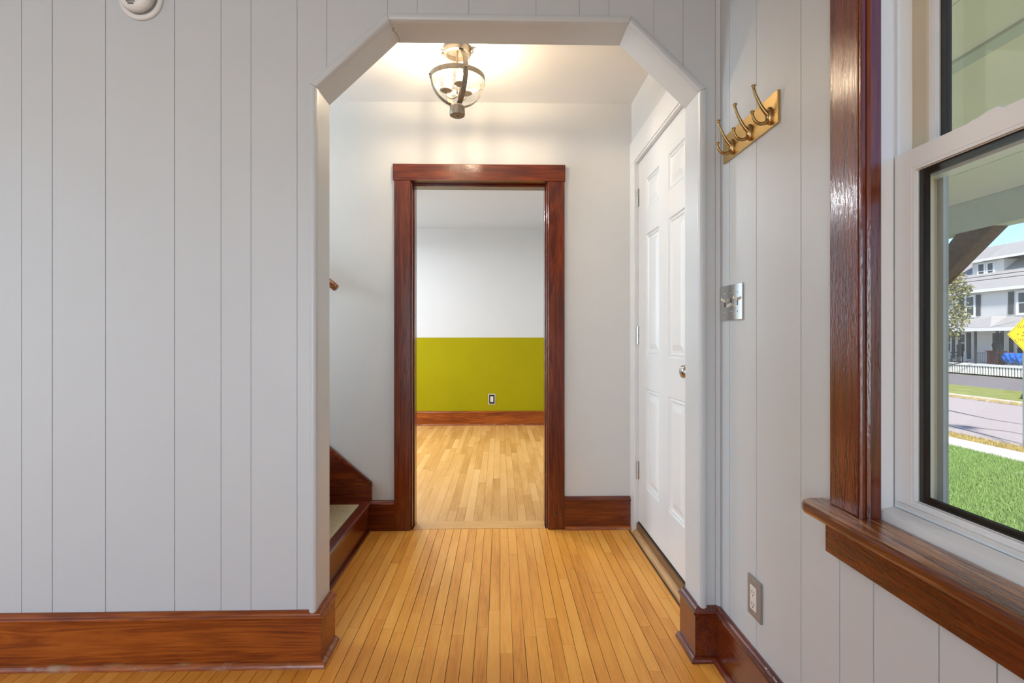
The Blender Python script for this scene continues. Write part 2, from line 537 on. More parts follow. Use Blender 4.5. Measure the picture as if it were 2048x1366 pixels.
# ------------------------------------------------------------------ arch wall with its panelling
JL, JR = -0.619, 0.683       # jamb faces
ZS, ZT = 1.945, 2.175        # spring and head of the arch
TL, TR = -0.374, 0.439       # ends of the level head
def arch_z(x):
    if x <= JL or x >= JR:
        return 0.0
    if x < TL:
        return ZS + (x - JL) / (TL - JL) * (ZT - ZS)
    if x > TR:
        return ZT + (x - TR) / (JR - TR) * (ZS - ZT)
    return ZT
def arch_outline(x0, x1, top, bottom=0.0):
    pts = [(x0, top), (x0, arch_z(x0) if JL < x0 < JR else bottom)]
    for bx, lo, hi in ((JL, bottom, ZS), (TL, ZT, ZT), (TR, ZT, ZT), (JR, ZS, bottom)):
        if x0 < bx < x1:
            pts.append((bx, lo))
            if hi != lo:
                pts.append((bx, hi))
    pts += [(x1, arch_z(x1) if JL < x1 < JR else bottom), (x1, top)]
    return pts
wf = prism('wall_front', arch_outline(-3.2, XR + 0.012, CEIL), 'Y', YA + 0.0025, YB, 'arch_paint')
tag(wf, 'light grey panelled wall with a clipped-corner archway into the hall', None, None, 'structure')
gx = [-3.2, -2.92, -2.70, -2.55, -2.27, -2.06, -1.98, -1.80, -1.599, -1.498, -1.323, -1.094, -0.94, -0.84, -0.686, -0.586, -0.381, -0.281, -0.106, 0.123, 0.272, 0.373, 0.528, 0.629, 0.741]
for a, b in zip(gx[:-1], gx[1:]):
    prism('plank', arch_outline(a + 0.0012, b - 0.0012, CEIL - 0.001, 0.002), 'Y', YA, YA + 0.0028, 'panel_paint', wf)
# corner bead where the panelling meets the outside wall
prism('corner_bead', [(0.742, YA - 0.001), (XR - 0.001, YA - 0.014), (XR - 0.001, YA + 0.004), (0.742, YA + 0.004)], 'Z', 0.18, CEIL - 0.001, 'panel_paint', wf, 0.002)
# bullnose trim round the arch, five mitred lengths
trim = empty('trim_1', (0.03, YA, 0.18), 'rounded grey trim edging the clipped-corner archway', None, None, 'structure')
AP = [Vector((JL, 0.168)), Vector((JL, ZS)), Vector((TL, ZT)), Vector((TR, ZT)), Vector((JR, ZS)), Vector((JR, 0.168))]
TW, TD = 0.026, 0.015
prof = [(-0.0015, 0.012), (-0.0015, -0.004)]
for k in range(7):
    a = PI * k / 6
    prof.append((TW / 2 - 0.001 - (TW / 2) * math.cos(a), -0.005 - (TD - 0.005) * math.sin(a) ** 0.7))
prof += [(TW, 0.0)]
def arch_miter(i):
    def nn(k):
        d = (AP[k + 1] - AP[k]).normalized()
        return Vector((-d.y, d.x))
    if i == 0:
        return nn(0)
    if i == len(AP) - 1:
        return nn(i - 1)
    m = nn(i - 1) + nn(i)
    return m / m.dot(nn(i))
for i in range(5):
    v, f = [], []
    n = len(prof)
    for j in (i, i + 1):
        m = arch_miter(j)
        d = (AP[i + 1] - AP[i]).normalized() * (0.0006 if j == i else -0.0006)
        for w_, dy in prof:
            q = AP[j] + m * w_ + d
            v.append((q.x, YA + dy, q.y))
    for j in range(n - 1):
        f.append((j, j + 1, n + j + 1, n + j))
    f += [(n - 1, 0, n, 2 * n - 1), tuple(range(n)), tuple(range(n, 2 * n))]
    o = mk('trim_piece', v, f, 'arch_paint', trim)
    for p in o.data.polygons:
        p.use_smooth = len(p.vertices) == 4 and abs(p.normal.y) > 0.05
    o.data.set_sharp_from_angle(angle=math.radians(40))
# hairline crack at the left shoulder of the soffit
ck = [(-0.374, 1.832), (-0.368, 1.840), (-0.376, 1.852), (-0.366, 1.866), (-0.363, 1.885), (-0.360, 1.905), (-0.366, 1.922)]
tube('crack', [(x, y, min(ZT, arch_z(x)) - 0.0002) for x, y in ck], 0.0009, 'detector_grey', trim, 5)

# ------------------------------------------------------------------ outside wall (right): window of the main room, front door of the hall
WY0, WY1, WZ0, WZ1 = 0.215, 1.0665, 0.728, 2.12
DY0, DY1, DZ = 2.035, 2.945, 2.10
wr = grid_wall('wall_right', 'X', [-3.2, WY0 - 0.02, WY1 + 0.014, DY0 - 0.02, DY1 + 0.02, 6.9], [0, WZ0 - 0.03, DZ + 0.012, WZ1 + 0.02, 2.60],
               [(WY0 - 0.02, WY1 + 0.014, WZ0 - 0.03, WZ1 + 0.02), (DY0 - 0.02, DY1 + 0.02, 0, DZ + 0.012)], XR + 0.0065, 0.90, 'hall_paint')
tag(wr, 'light grey panelled outside wall holding the window and coat hooks', None, None, 'structure')
gy = [-3.2, -2.9, -2.55, -2.3, -1.95, -1.72, -1.5, -1.2, -0.95, -0.8, -0.5, -0.28, -0.05, 0.15, 0.36, 0.52, 0.66, 0.785, 0.891, 1.05, 1.156, 1.307, 1.537, 1.719, 1.798]
for a, b in zip(gy[:-1], gy[1:]):
    a, b = a + 0.0016, b - 0.0016
    lo, hi = WY0 - 0.02, WY1 + 0.014
    if b <= lo or a >= hi:
        box('plank', XR, XR + 0.007, a, b, 0.002, CEIL - 0.001, 'panel_paint', wr)
        continue
    # the plank is notched round, or cut by, the window opening
    for (s, e, z0, z1) in ((max(a, lo), min(b, hi), 0.002, WZ0 - 0.03), (max(a, lo), min(b, hi), WZ1 + 0.02, CEIL - 0.001), (a, lo, 0.002, CEIL - 0.001), (hi, b, 0.002, CEIL - 0.001)):
        if e - s > 0.004:
            box('plank', XR, XR + 0.007, s, e, z0, z1, 'panel_paint', wr)

# ------------------------------------------------------------------ wall between hall and far room
dL, dR, dH = -0.512, 0.2755, 2.0
wh = grid_wall('wall_hall', 'Y', [-3.2, dL - 0.014, dR + 0.014, XR + 0.0115], [0, dH + 0.012, 2.475], [(dL - 0.014, dR + 0.014, 0, dH + 0.012)], YF, YG, 'hall_paint')
tag(wh, 'plain grey hall wall around the brown wooden doorway', None, None, 'structure')
# far room
wb = grid_wall('wall_back', 'Y', [-3.2, -2.17, -1.27, 0.77], [0, 0.75, 2.25, 2.475], [(-2.17, -1.27, 0.75, 2.25)], YR, YR + 0.14, 'far_white')
tag(wb, 'white upper wall over a chartreuse lower half in the far room', None, None, 'structure')
GZ = 1.106
grid_wall('green_wall_paint', 'Y', [-3.19, -2.25, -1.19, 0.759], [0.0, 0.67, GZ], [(-2.25, -1.19, 0.67, GZ)], YR - 0.002, YR + 0.001, 'far_green', wb)
wl = grid_wall('wall_left', 'X', [-3.2, -0.8, 0.8, YA - 0.01, YG, 4.45, 5.55, 6.9], [0, 0.4, 0.75, 2.15, 2.475], [(-0.8, 0.8, 0.4, 2.15), (4.45, 5.55, 0.75, 2.15)], -3.3, -3.2, 'far_white')
tag(wl, 'left outside wall of the rooms', None, None, 'structure')
we = grid_wall('wall_rear', 'Y', [-3.3, -2.5, -0.7, 0.9], [0, 0.15, 2.15, 2.46], [(-2.5, -0.7, 0.15, 2.15)], -3.3, -3.2, 'panel_paint')
tag(we, 'rear wall of the main room with a wide window', None, None, 'structure')

# ------------------------------------------------------------------ baseboards
def baseboard(name, path, side, mat, smat, label, h=0.158, cap=True, shoe=True):
    o = empty(name, (path[0][0], path[0][1], 0), label, None, None, 'structure')
    sweep('board', [(0.0, 0.0), (0.019, 0.0), (0.019, h - 0.002), (0.017, h), (0.0, h)], path, side, mat, o)
    if cap:
        c = [(0.0, h), (0.0235, h), (0.026, h + 0.003), (0.0265, h + 0.007), (0.024, h + 0.011), (0.018, h + 0.0125), (0.0165, h + 0.016), (0.012, h + 0.021), (0.005, h + 0.0235), (0.0, h + 0.0235)]
        sweep('cap_moulding', c, path, side, mat, o)
    if shoe:
        s = [(0.019, 0.0)] + [(0.019 + 0.0165 * math.cos(a), 0.019 * math.sin(a)) for a in [PI / 2 * k / 5 for k in range(6)]]
        sweep('shoe_moulding', s, path, side, smat, o)
    return o
bbf = baseboard('baseboard_front', [(-3.2, YA), (JL, YA), (JL, YB + 0.003)], -1, 'base_X', 'shoe_X', 'tall reddish brown baseboard under the panelled wall left of the arch')
bbr = baseboard('baseboard_right', [(JR, YB + 0.003), (JR, YA), (XR, YA), (XR, -3.2)], -1, 'trim_Y', 'shoe_Y', 'dark brown baseboard wrapping the right arch jamb and running under the window')
bbh = baseboard('baseboard_hall', [(0.371, YF), (0.752, YF)], -1, 'trim_X', 'shoe_X', 'short dark baseboard on the hall wall right of the doorway', 0.163)
bbs = baseboard('baseboard_stair', [(-0.752, YF), (-0.604, YF)], -1, 'trim_X', 'shoe_X', 'stub of dark baseboard between the stair and the doorway', 0.148, True, False)
bbb = baseboard('baseboard_back', [(-3.2, YR - 0.002), (0.757, YR - 0.002)], -1, 'base_X', 'shoe_X', 'brown baseboard along the chartreuse wall of the far room', 0.155)

# ------------------------------------------------------------------ doorway to the far room
dw = empty('trim_2', (-0.12, YF, 0), 'reddish brown wooden doorway frame opening to the far room', None, None, 'structure')
box('side_casing', -0.604, dL, YF - 0.021, YF - 0.0005, 0.001, 1.9985, 'trim_Z', dw, 0.0025)
box('side_casing', dR, 0.3705, YF - 0.021, YF - 0.0005, 0.001, 1.9985, 'trim_Z', dw, 0.0025)
hc = box('head_casing', -0.611, 0.3745, YF - 0.024, YF - 0.0005, 1.999, 2.093, 'trim_X', dw, 0.0025)
for s, x in ((1, dL), (-1, dR)):
    j = box('jamb', x - 0.013 * s, x + 0.002 * s, YF - 0.001, YG, 0.001, dH + 0.002, 'trim_Z', dw)
    box('door_stop', x + 0.002 * s, x + 0.014 * s, YF + 0.052, YG - 0.002, 0.001, dH - 0.010, 'trim_Z', dw, 0.002)
    box('bead', x + 0.002 * s, x + 0.007 * s, YF + 0.002, YF + 0.048, 0.001, dH - 0.006, 'trim_Z', dw, 0.0015)
box('head_jamb', dL - 0.013, dR + 0.013, YF - 0.001, YG, dH + 0.0005, dH + 0.012, 'trim_X', dw)
box('head_stop', dL + 0.002, dR - 0.002, YF + 0.052, YG - 0.002, dH - 0.014, dH, 'trim_X', dw, 0.002)
box('side_casing', -0.60, dL - 0.003, YG + 0.0005, YG + 0.02, 0.001, 1.9985, 'trim_Z', dw, 0.0025)
box('side_casing', dR + 0.003, 0.366, YG + 0.0005, YG + 0.02, 0.001, 1.9985, 'trim_Z', dw, 0.0025)
box('head_casing', -0.607, 0.3705, YG + 0.0005, YG + 0.022, 1.999, 2.093, 'trim_X', dw, 0.0025)
lathe('plugged_hole', [(0.0, -0.001), (0.006, -0.001), (0.007, 0.0005)], (0.3215, YF - 0.021, 0.097), 'black', dw, 14, 'Y')

# ------------------------------------------------------------------ stair
st = empty('staircase', (-0.74, 2.5, 0), 'dark stained stair climbing left with a tan carpet tread', 'staircase')
RZ, TRD = 0.178, 0.245
for i in range(5):
    x = -0.748 - i * TRD
    z = i * RZ
    box('riser', x - 0.018, x, YB + 0.002, YF - 0.0235, z + 0.0005, z + RZ - 0.026, 'trim_Y', st)
    t = box('tread', x - TRD - 0.018, x + 0.022, YB + 0.002, YF - 0.0235, z + RZ - 0.0255, z + RZ, 'trim_Y', st, 0.009, seg=3)
    box('carpet_pad', x - TRD + 0.002, x - 0.027, YB + 0.09, YF - 0.118, z + RZ + 0.0003, z + RZ + 0.006, 'carpet', t, 0.002)
    box('cove_moulding', x + 0.0005, x + 0.009, YB + 0.002, YF - 0.0235, z + RZ - 0.038, z + RZ - 0.0262, 'trim_Y', st, 0.003)
# skirt board on the hall wall
sl = 0.86
def sk(x, z0):
    return z0 + (-0.731 - x) * sl
prism('skirt_board', [(-0.731, 0.149), (-0.731, 0.251), (-2.0, sk(-2.0, 0.251)), (-2.0, sk(-2.0, 0.251) - 0.42), (-0.95, 0.149)], 'Y', YF - 0.0185, YF - 0.0005, 'trim_X', st)
prism('skirt_cap', [(-0.729, 0.250), (-0.729, 0.277), (-2.0, sk(-2.0, 0.277)), (-2.0, sk(-2.0, 0.251))], 'Y', YF - 0.0265, YF - 0.0005, 'trim_X', st, 0.004)
box('shoe_strip', -0.7475, -0.733, YB + 0.003, YF - 0.025, 0.0005, 0.013, 'shoe_Y', st, 0.004)
# handrail on the hall wall
hr = empty('handrail', (-0.92, YF - 0.06, 1.38), 'round brown wooden handrail end on the hall wall above the stair', 'handrail')
d = Vector((-1, 0, 0.80)).normalized()
p0 = Vector((-0.916, YF - 0.06, 1.378))
tube('rail', [p0, p0 + d * 0.006, p0 + d * 0.35, p0 + d * 0.7, p0 + d * 1.05], 0.021, 'stool_wood', hr, 16, radii=[0.018, 0.021, 0.021, 0.021, 0.021])
b0 = p0 + d * 0.30
tube('bracket', [b0 + Vector((0, 0, -0.017)), b0 + Vector((0, 0.01, -0.05)), b0 + Vector((0, 0.045, -0.06)), b0 + Vector((0, 0.0595, -0.06))], 0.006, 'bronze', hr, 8)

# ------------------------------------------------------------------ front door in the hall
DX = 0.777
d1 = empty('door_1', (DX, 2.49, 0), 'white six-panel entry door with its white casing and three hinges', None, None, 'structure')
# casing, jambs
box('side_casing', 0.7525, XR + 0.0062, DY1 - 0.004, YF - 0.0005, 0.001, 2.0905, 'white_paint', d1, 0.002)
box('side_casing', 0.7525, XR + 0.0062, YB + 0.004, DY0 + 0.004, 0.001, 2.0905, 'white_paint', d1, 0.002)
box('head_casing', 0.7515, XR + 0.0062, YB + 0.004, YF - 0.0005, 2.091, 2.219, 'white_paint', d1, 0.002)
box('jamb', 0.7535, 0.90, DY1 - 0.003, DY1 + 0.018, 0.001, DZ + 0.01, 'white_paint', d1)
box('jamb', 0.7535, 0.90, DY0 - 0.018, DY0 + 0.003, 0.001, DZ + 0.01, 'white_paint', d1)
box('head_jamb', 0.7535, 0.90, DY0 + 0.0032, DY1 - 0.0032, DZ - 0.008, DZ + 0.01, 'white_paint', d1)
box('door_stop', 0.7565, 0.7755, DY0 + 0.0035, DY1 - 0.0035, DZ - 0.020, DZ - 0.0085, 'white_paint', d1, 0.002)
# leaf: stiles and rails as one slab with six openings, a moulded panel in each
py = [(2.564, 2.786), (2.200, 2.420)]
pz = [(1.775, 1.946), (1.009, 1.651), (0.298, 0.831)]
L0, L1, LZ0, LZ1 = DY0 + 0.006, DY1 - 0.006, 0.076, DZ - 0.011
holes = [(a, b, c, e) for a, b in py for c, e in pz]
leaf = grid_wall('door_leaf', 'X', [L0, L1] + [v for p in py for v in p], [LZ0, LZ1] + [v for p in pz for v in p], holes, DX, DX + 0.044, 'white_paint', d1)
for a, b, c, e in holes:
    rings = [(0.0, 0.0), (0.006, 0.008), (0.016, 0.0035), (0.022, 0.009), (0.034, 0.009), (0.060, 0.002)]
    v, f = [], []
    for ins, dep in rings:
        v += [(DX + dep, a + ins, c + ins), (DX + dep, b - ins, c + ins), (DX + dep, b - ins, e - ins), (DX + dep, a + ins, e - ins)]
    for r in range(len(rings) - 1):
        for k in range(4):
            l = (k + 1) % 4
            f.append((r * 4 + k, r * 4 + l, r * 4 + 4 + l, r * 4 + 4 + k))
    n = len(v)
    f.append((n - 4, n - 3, n - 2, n - 1))
    v += [(DX + 0.03, a, c), (DX + 0.03, b, c), (DX + 0.03, b, e), (DX + 0.03, a, e)]
    f += [(k, (k + 1) % 4, n + (k + 1) % 4, n + k) for k in range(4)] + [(n, n + 1, n + 2, n + 3)]
    mk('panel', v, f, 'white_paint', leaf)
for zc in (1.885, 1.115, 0.36):
    h = box('hinge', 0.7755, 0.7775, DY1 - 0.018, DY1 - 0.0035, zc - 0.05, zc + 0.05, 'steel', d1)
    for k in range(5):
        lathe('knuckle', [(0.0, -0.0092), (0.0062, -0.0092), (0.0062, 0.0092), (0.0, 0.0092)], (0.7695, DY1 - 0.0095, zc - 0.04 + k * 0.02), 'steel', h, 12, smooth=False)
lathe('door_knob', [(0.0, -0.056), (0.012, -0.0555), (0.021, -0.052), (0.0262, -0.045), (0.0272, -0.036), (0.024, -0.027), (0.015, -0.021), (0.0115, -0.016), (0.0125, -0.009), (0.030, -0.007), (0.032, 0.0)], (DX, 2.098, 0.965), 'nickel', leaf, 28, 'X')
# sill, weather strip and loose quarter-round along the bottom
box('door_sill', 0.7655, 0.90, DY0 + 0.0035, DY1 - 0.0035, 0.001, 0.066, 'sill_wood', d1)
box('weather_strip', 0.7745, 0.7775, DY0 + 0.006, DY1 - 0.006, 0.0665, 0.0755, 'black', d1)
qr = [(0.7650, 0.0005), (0.7430, 0.0005)] + [(0.7650 - 0.0220 * math.cos(a), 0.010 + 0.020 * math.sin(a)) for a in [PI / 2 * k / 5 for k in range(6)]]
v, f = [], []
n = len(qr)
for y in (YB + 0.01, DY1 - 0.004):
    v += [(x, y, z) for x, z in qr]
f = [(j, (j + 1) % n, n + (j + 1) % n, n + j) for j in range(n)] + [tuple(range(n)), tuple(range(n, 2 * n))]
mk('quarter_round', v, f, 'raw_pine', d1)
box('floor_grime', 0.7330, 0.7428, YB + 0.02, YF - 0.03, 0.0004, 0.0012, 'dirt', d1)

# ------------------------------------------------------------------ window of the main room
w1 = empty('window_1', (XR, 0.64, WZ0), 'white double-hung window in a glossy dark brown wooden casing', None, None, 'structure')
CX = 0.735
box('side_casing', CX, XR - 0.0005, WY1 + 0.0005, 1.160, 0.7315, 2.13, 'trim_Z', w1, 0.002)
box('side_casing', CX, XR - 0.0005, 0.122, WY0 - 0.0005, 0.7315, 2.13, 'trim_Z', w1, 0.002)
box('head_casing', CX - 0.003, XR - 0.0005, 0.115, 1.167, 2.131, 2.23, 'trim_Y', w1, 0.002)
# wood stop beads lining the opening, with a small round on the edge
for y0, s in ((WY1, 1), (WY0, -1)):
    b1 = [(0.7365, y0 + 0.0004 * s), (0.7365, y0 - 0.0045 * s), (0.7395, y0 - 0.0065 * s), (0.7455, y0 - 0.0060 * s), (0.7475, y0 - 0.0025 * s), (0.7495, y0 - 0.0060 * s), (0.7545, y0 - 0.0095 * s), (0.7755, y0 - 0.0095 * s), (0.7785, y0 - 0.0065 * s), (0.7785, y0 + 0.013 * s), (0.7565, y0 + 0.013 * s), (0.7565, y0 + 0.0004 * s)]
    prism('stop_bead', b1, 'Z', 0.7312, WZ1 - 0.001, 'trim_Z', w1)
box('head_stop', 0.745, 0.778, WY0 + 0.010, WY1 - 0.010, WZ1 - 0.012, WZ1 - 0.0005, 'trim_Y', w1)
# stool: notched board with a rounded nose and horns
def stool_poly():
    p = []
    y0, y1 = 0.072, 1.210
    xf, xw, xb = 0.684, XR - 0.0005, 0.7785
    p += [(xw, y0), (xf + 0.02, y0), (xf + 0.006, y0 + 0.006), (xf, y0 + 0.02)]
    p += [(xf, y1 - 0.036), (xf + 0.004, y1 - 0.022), (xf + 0.014, y1 - 0.009), (xf + 0.034, y1)]
    p += [(xw, y1), (xw, WY1 + 0.0005), (xb, WY1 + 0.0005), (xb, WY0 - 0.0005), (xw, WY0 - 0.0005)]
    return p
prism('stool', stool_poly(), 'Z', 0.7055, 0.7308, 'stool_wood', w1, 0.0075)
box('apron', CX + 0.001, XR - 0.0005, 0.105, 1.178, 0.6185, 0.7052, 'trim_Y', w1, 0.0018)
# vinyl frame: two jambs, sill, head
def jamb(y0, s):
    pr = [(0.7790, y0), (0.8080, y0), (0.8080, y0 + 0.006 * s), (0.8160, y0 + 0.006 * s), (0.8160, y0 - 0.001 * s), (0.8230, y0 - 0.001 * s), (0.8230, y0 + 0.006 * s), (0.8480, y0 + 0.004 * s), (0.8520, y0 + 0.004 * s), (0.8520, y0 + 0.013 * s), (0.7790, y0 + 0.013 * s)]
    prism('frame_jamb', pr, 'Z', 0.7318, WZ1 - 0.001, 'vinyl', w1)
    pr2 = [(0.8525, y0 - 0.030 * s), (0.868, y0 - 0.030 * s), (0.868, y0 - 0.020 * s), (0.905, y0 - 0.020 * s), (0.905, y0 + 0.013 * s), (0.8525, y0 + 0.013 * s)]
    prism('outer_jamb', pr2, 'Z', 0.7318, WZ1 - 0.001, 'vinyl_outside', w1)
    box('screen_rail', 0.8835, 0.8945, min(y0 - 0.0345 * s, y0 - 0.0205 * s), max(y0 - 0.0345 * s, y0 - 0.0205 * s), 0.755, WZ1 - 0.003, 'screen_frame', w1)
jamb(WY1, 1)
jamb(WY0, -1)
prism('frame_sill', [(0.7795, 0.7005), (0.7795, 0.7475), (0.8075, 0.7535), (0.8480, 0.7535), (0.9060, 0.7360), (0.9060, 0.7005)], 'Y', WY0 - 0.0130, WY1 + 0.0130, 'vinyl', w1)
box('frame_head', 0.7795, 0.9060, WY0 + 0.0005, WY1 - 0.0005, WZ1 - 0.0125, WZ1, 'vinyl', w1)
m_, nt_, b_ = new_mat('insect_mesh')
nt_.nodes.remove(b_)
tr_ = N(nt_, 'ShaderNodeBsdfTransparent')
df_ = N(nt_, 'ShaderNodeBsdfDiffuse')
df_.inputs[0].default_value = (0.30, 0.31, 0.29, 1)
mx_ = N(nt_, 'ShaderNodeMixShader')
mx_.inputs[0].default_value = 0.10
nt_.links.new(tr_.outputs[0], mx_.inputs[1])
nt_.links.new(df_.outputs[0], mx_.inputs[2])
nt_.links.new(mx_.outputs[0], nt_.nodes['Material Output'].inputs[0])
box('screen_mesh', 0.8886, 0.8890, WY0 + 0.0350, WY1 - 0.0350, 0.756, 1.47, 'insect_mesh', w1)
def sash(name, x0, y0, y1, z0, z1, st_, zb, zt, th=0.030):
    """stiles and rails mitred round one sealed pane"""
    s = None
    gl = (y0 + st_, y1 - st_, z0 + zb, z1 - zt)
    s = grid_wall(name, 'X', [y0, gl[0], gl[1], y1], [z0, gl[2], gl[3], z1], [gl], x0, x0 + th, 'vinyl', w1)
    # bevelled inner lip, one strip per side
    e = 0.006
    v = [(x0 - 0.0006, gl[0] - e, gl[2] - e), (x0 - 0.0006, gl[1] + e, gl[2] - e), (x0 - 0.0006, gl[1] + e, gl[3] + e), (x0 - 0.0006, gl[0] - e, gl[3] + e)]
    v += [(x0 + 0.007, gl[0] + 0.001, gl[2] + 0.001), (x0 + 0.007, gl[1] - 0.001, gl[2] + 0.001), (x0 + 0.007, gl[1] - 0.001, gl[3] - 0.001), (x0 + 0.007, gl[0] + 0.001, gl[3] - 0.001)]
    v += [(x0 + 0.008, gl[0] - e, gl[2] - e), (x0 + 0.008, gl[1] + e, gl[2] - e), (x0 + 0.008, gl[1] + e, gl[3] + e), (x0 + 0.008, gl[0] - e, gl[3] + e)]
    f = []
    for k in range(4):
        l = (k + 1) % 4
        f += [(k, l, 4 + l, 4 + k), (4 + k, 4 + l, 8 + l, 8 + k), (8 + k, 8 + l, l, k)]
    mk('glazing_bead', v, f, 'white_paint', s)
    gx0, gx1 = x0 + 0.0085, x0 + 0.0225
    k_ = 0.0150
    gs = grid_wall('gasket', 'X', [gl[0] + 0.0005, gl[0] + k_, gl[1] - k_, gl[1] - 0.0005], [gl[2] + 0.0005, gl[2] + k_ * 0.8, gl[3] - k_ * 0.8, gl[3] - 0.0005], [(gl[0] + k_, gl[1] - k_, gl[2] + k_ * 0.8, gl[3] - k_ * 0.8)], gx0 + 0.002, gx1 - 0.002, 'gasket', s)
    box('pane', gx0, gx0 + 0.0016, gl[0] + 0.0005, gl[1] - 0.0005, gl[2] + 0.0005, gl[3] - 0.0005, 'window_glass', s)
    return s, gl
ls, lgl = sash('lower_sash', 0.8105, WY0 + 0.001, WY1 - 0.001, 0.7545, 1.4715, 0.0505, 0.0255, 0.0430)
us, ugl = sash('upper_sash', 0.8585 - 0.0005, WY0 + 0.001, WY1 - 0.001, 1.420, WZ1 - 0.014, 0.0445, 0.040, 0.040, 0.028)
box('bottom_lip', 0.8035, 0.8102, WY0 + 0.012, WY1 - 0.013, 0.7625, 0.7685, 'white_paint', ls, 0.0012)
# sash lock keeper on the meeting rail, tilt latch on the upper stile
lk = prism('lock_keeper', [(0.905, 1.4718), (0.897, 1.4755), (0.880, 1.4765), (0.862, 1.4800), (0.845, 1.4800), (0.836, 1.4718)], 'X', 0.815, 0.838, 'vinyl', ls, 0.001)
box('vent_latch', 0.8570, 0.8577, 1.0395, 1.0460, 1.528, 1.575, 'vinyl', us, 0.0002)
box('latch_slot', 0.8564, 0.8569, 1.0415, 1.0440, 1.536, 1.566, 'screen_frame', us)

# ------------------------------------------------------------------ the other windows of the rooms, out of this view
def plain_window(name, axis, a, b, u0, u1, z0, z1, label):
    zm = (z0 + z1) / 2
    o = empty(name, (a, (u0 + u1) / 2, z0) if axis == 'X' else ((u0 + u1) / 2, a, z0), label, None, None, 'structure')
    t = 0.05
    grid_wall('window_frame', axis, [u0, u0 + t, u1 - t, u1], [z0, z0 + t, zm - 0.02, zm + 0.02, z1 - t, z1], [(u0 + t, u1 - t, z0 + t, zm - 0.02), (u0 + t, u1 - t, zm + 0.02, z1 - t)], a, b, 'vinyl', o)
    m = (a + b) / 2
    for p, q in ((z0 + t, zm - 0.02), (zm + 0.02, z1 - t)):
        if axis == 'X':
            box('pane', m, m + 0.004, u0 + t, u1 - t, p, q, 'window_glass', o)
        else:
            box('pane', u0 + t, u1 - t, m, m + 0.004, p, q, 'window_glass', o)
plain_window('window_2', 'Y', -3.28, -3.22, -2.499, -0.701, 0.151, 2.149, 'wide tall window in the wall behind the viewer')
plain_window('window_3', 'X', -3.28, -3.22, -0.799, 0.799, 0.401, 2.149, 'wide window in the left wall of the panelled room')
plain_window('window_4', 'X', -3.28, -3.22, 4.451, 5.549, 0.751, 2.149, 'window in the left wall of the far room')
plain_window('window_5', 'Y', YR + 0.02, YR + 0.08, -2.169, -1.271, 0.751, 2.249, 'window in the far wall left of the doorway view')

# ------------------------------------------------------------------ ceiling lantern in the hall
LX, LY, LZ, LR = -0.200, 2.472, 2.305, 0.122
la = empty('ceiling_lantern', (LX, LY, CEIL), 'bronze strapped globe lantern with clear glass on the hall ceiling', 'ceiling light')
can = lathe('canopy', [(0.0, 0.0), (0.062, 0.0), (0.064, -0.004), (0.064, -0.030), (0.060, -0.033), (0.052, -0.033), (0.052, -0.012), (0.0, -0.012)], (LX, LY, CEIL - 0.0005), 'bronze', la, 40)
can.data.set_sharp_from_angle(angle=math.radians(40))
for k in range(2):
    a = math.radians(-12 + 180 * k)
    lathe('canopy_screw', [(0.0, -0.016), (0.007, -0.014), (0.0085, -0.007), (0.006, 0.0), (0.0, 0.0)], (LX + 0.071 * math.cos(a), LY + 0.071 * math.sin(a), CEIL - 0.012), 'bronze', can, 10)
gp = []
for k in range(25):
    t = math.radians(24 + (160 - 24) * k / 24)
    gp.append((LR * math.sin(t), LR * math.cos(t)))
lathe('glass_globe', gp, (LX, LY, LZ), 'clear_glass', la, 48)
RB = 0.1275
band = [(RB, -0.0115), (RB + 0.002, -0.0115), (RB + 0.002, 0.0115), (RB, 0.0115), (RB, -0.0115)]
bd = lathe('equator_band', band, (LX, LY, LZ + 0.003), 'bronze', la, 64)
bd.data.set_sharp_from_angle(angle=math.radians(40))
az0 = math.radians(-90 + 22)
def strap(az, t0, t1, n):
    ca, sa = math.cos(az), math.sin(az)
    v, f = [], []
    w = 0.0120
    for k in range(n + 1):
        t = math.radians(t0 + (t1 - t0) * k / n)
        for rr in (RB - 0.0022, RB - 0.0002):
            for s in (-w, w):
                r, z = rr * math.sin(t), rr * math.cos(t)
                v.append((LX + r * ca - s * sa, LY + r * sa + s * ca, LZ + 0.003 + z))
    for k in range(n):
        b = k * 4
        f += [(b, b + 1, b + 5, b + 4), (b + 2, b + 6, b + 7, b + 3), (b, b + 4, b + 6, b + 2), (b + 1, b + 3, b + 7, b + 5)]
    f += [(0, 2, 3, 1), (n * 4, n * 4 + 1, n * 4 + 3, n * 4 + 2)]
    o = mk('strap', v, f, 'bronze', la, True)
    o.data.set_sharp_from_angle(angle=math.radians(40))
for k in range(4):
    az = az0 + k * PI / 2
    strap(az, 26 if k in (0, 2) else 86, 166, 22)
    c = Vector((LX + (RB + 0.003) * math.cos(az), LY + (RB + 0.003) * math.sin(az), LZ + 0.003))
    o = lathe('strap_bolt', [(0.0, -0.002), (0.0055, -0.002), (0.0055, 0.003), (0.003, 0.0055), (0.0, 0.006)], (0, 0, 0), 'bronze', la, 12)
    o.data.transform(Matrix.Translation(c - ORG[la.name]) @ Vector((math.cos(az), math.sin(az), 0)).to_track_quat('Z', 'Y').to_matrix().to_4x4() @ Matrix.Translation(ORG[la.name]))
cap = lathe('bottom_cap', [(0.0, -0.168), (0.030, -0.168), (0.0345, -0.165), (0.0360, -0.158), (0.0345, -0.126), (0.030, -0.121), (0.0, -0.121)], (LX, LY, LZ), 'bronze', la, 32)
cap.data.set_sharp_from_angle(angle=math.radians(35))
lathe('finial_nut', [(0.0, -0.178), (0.004, -0.177), (0.005, -0.1685), (0.0, -0.1685)], (LX, LY, LZ), 'bronze', cap, 12)
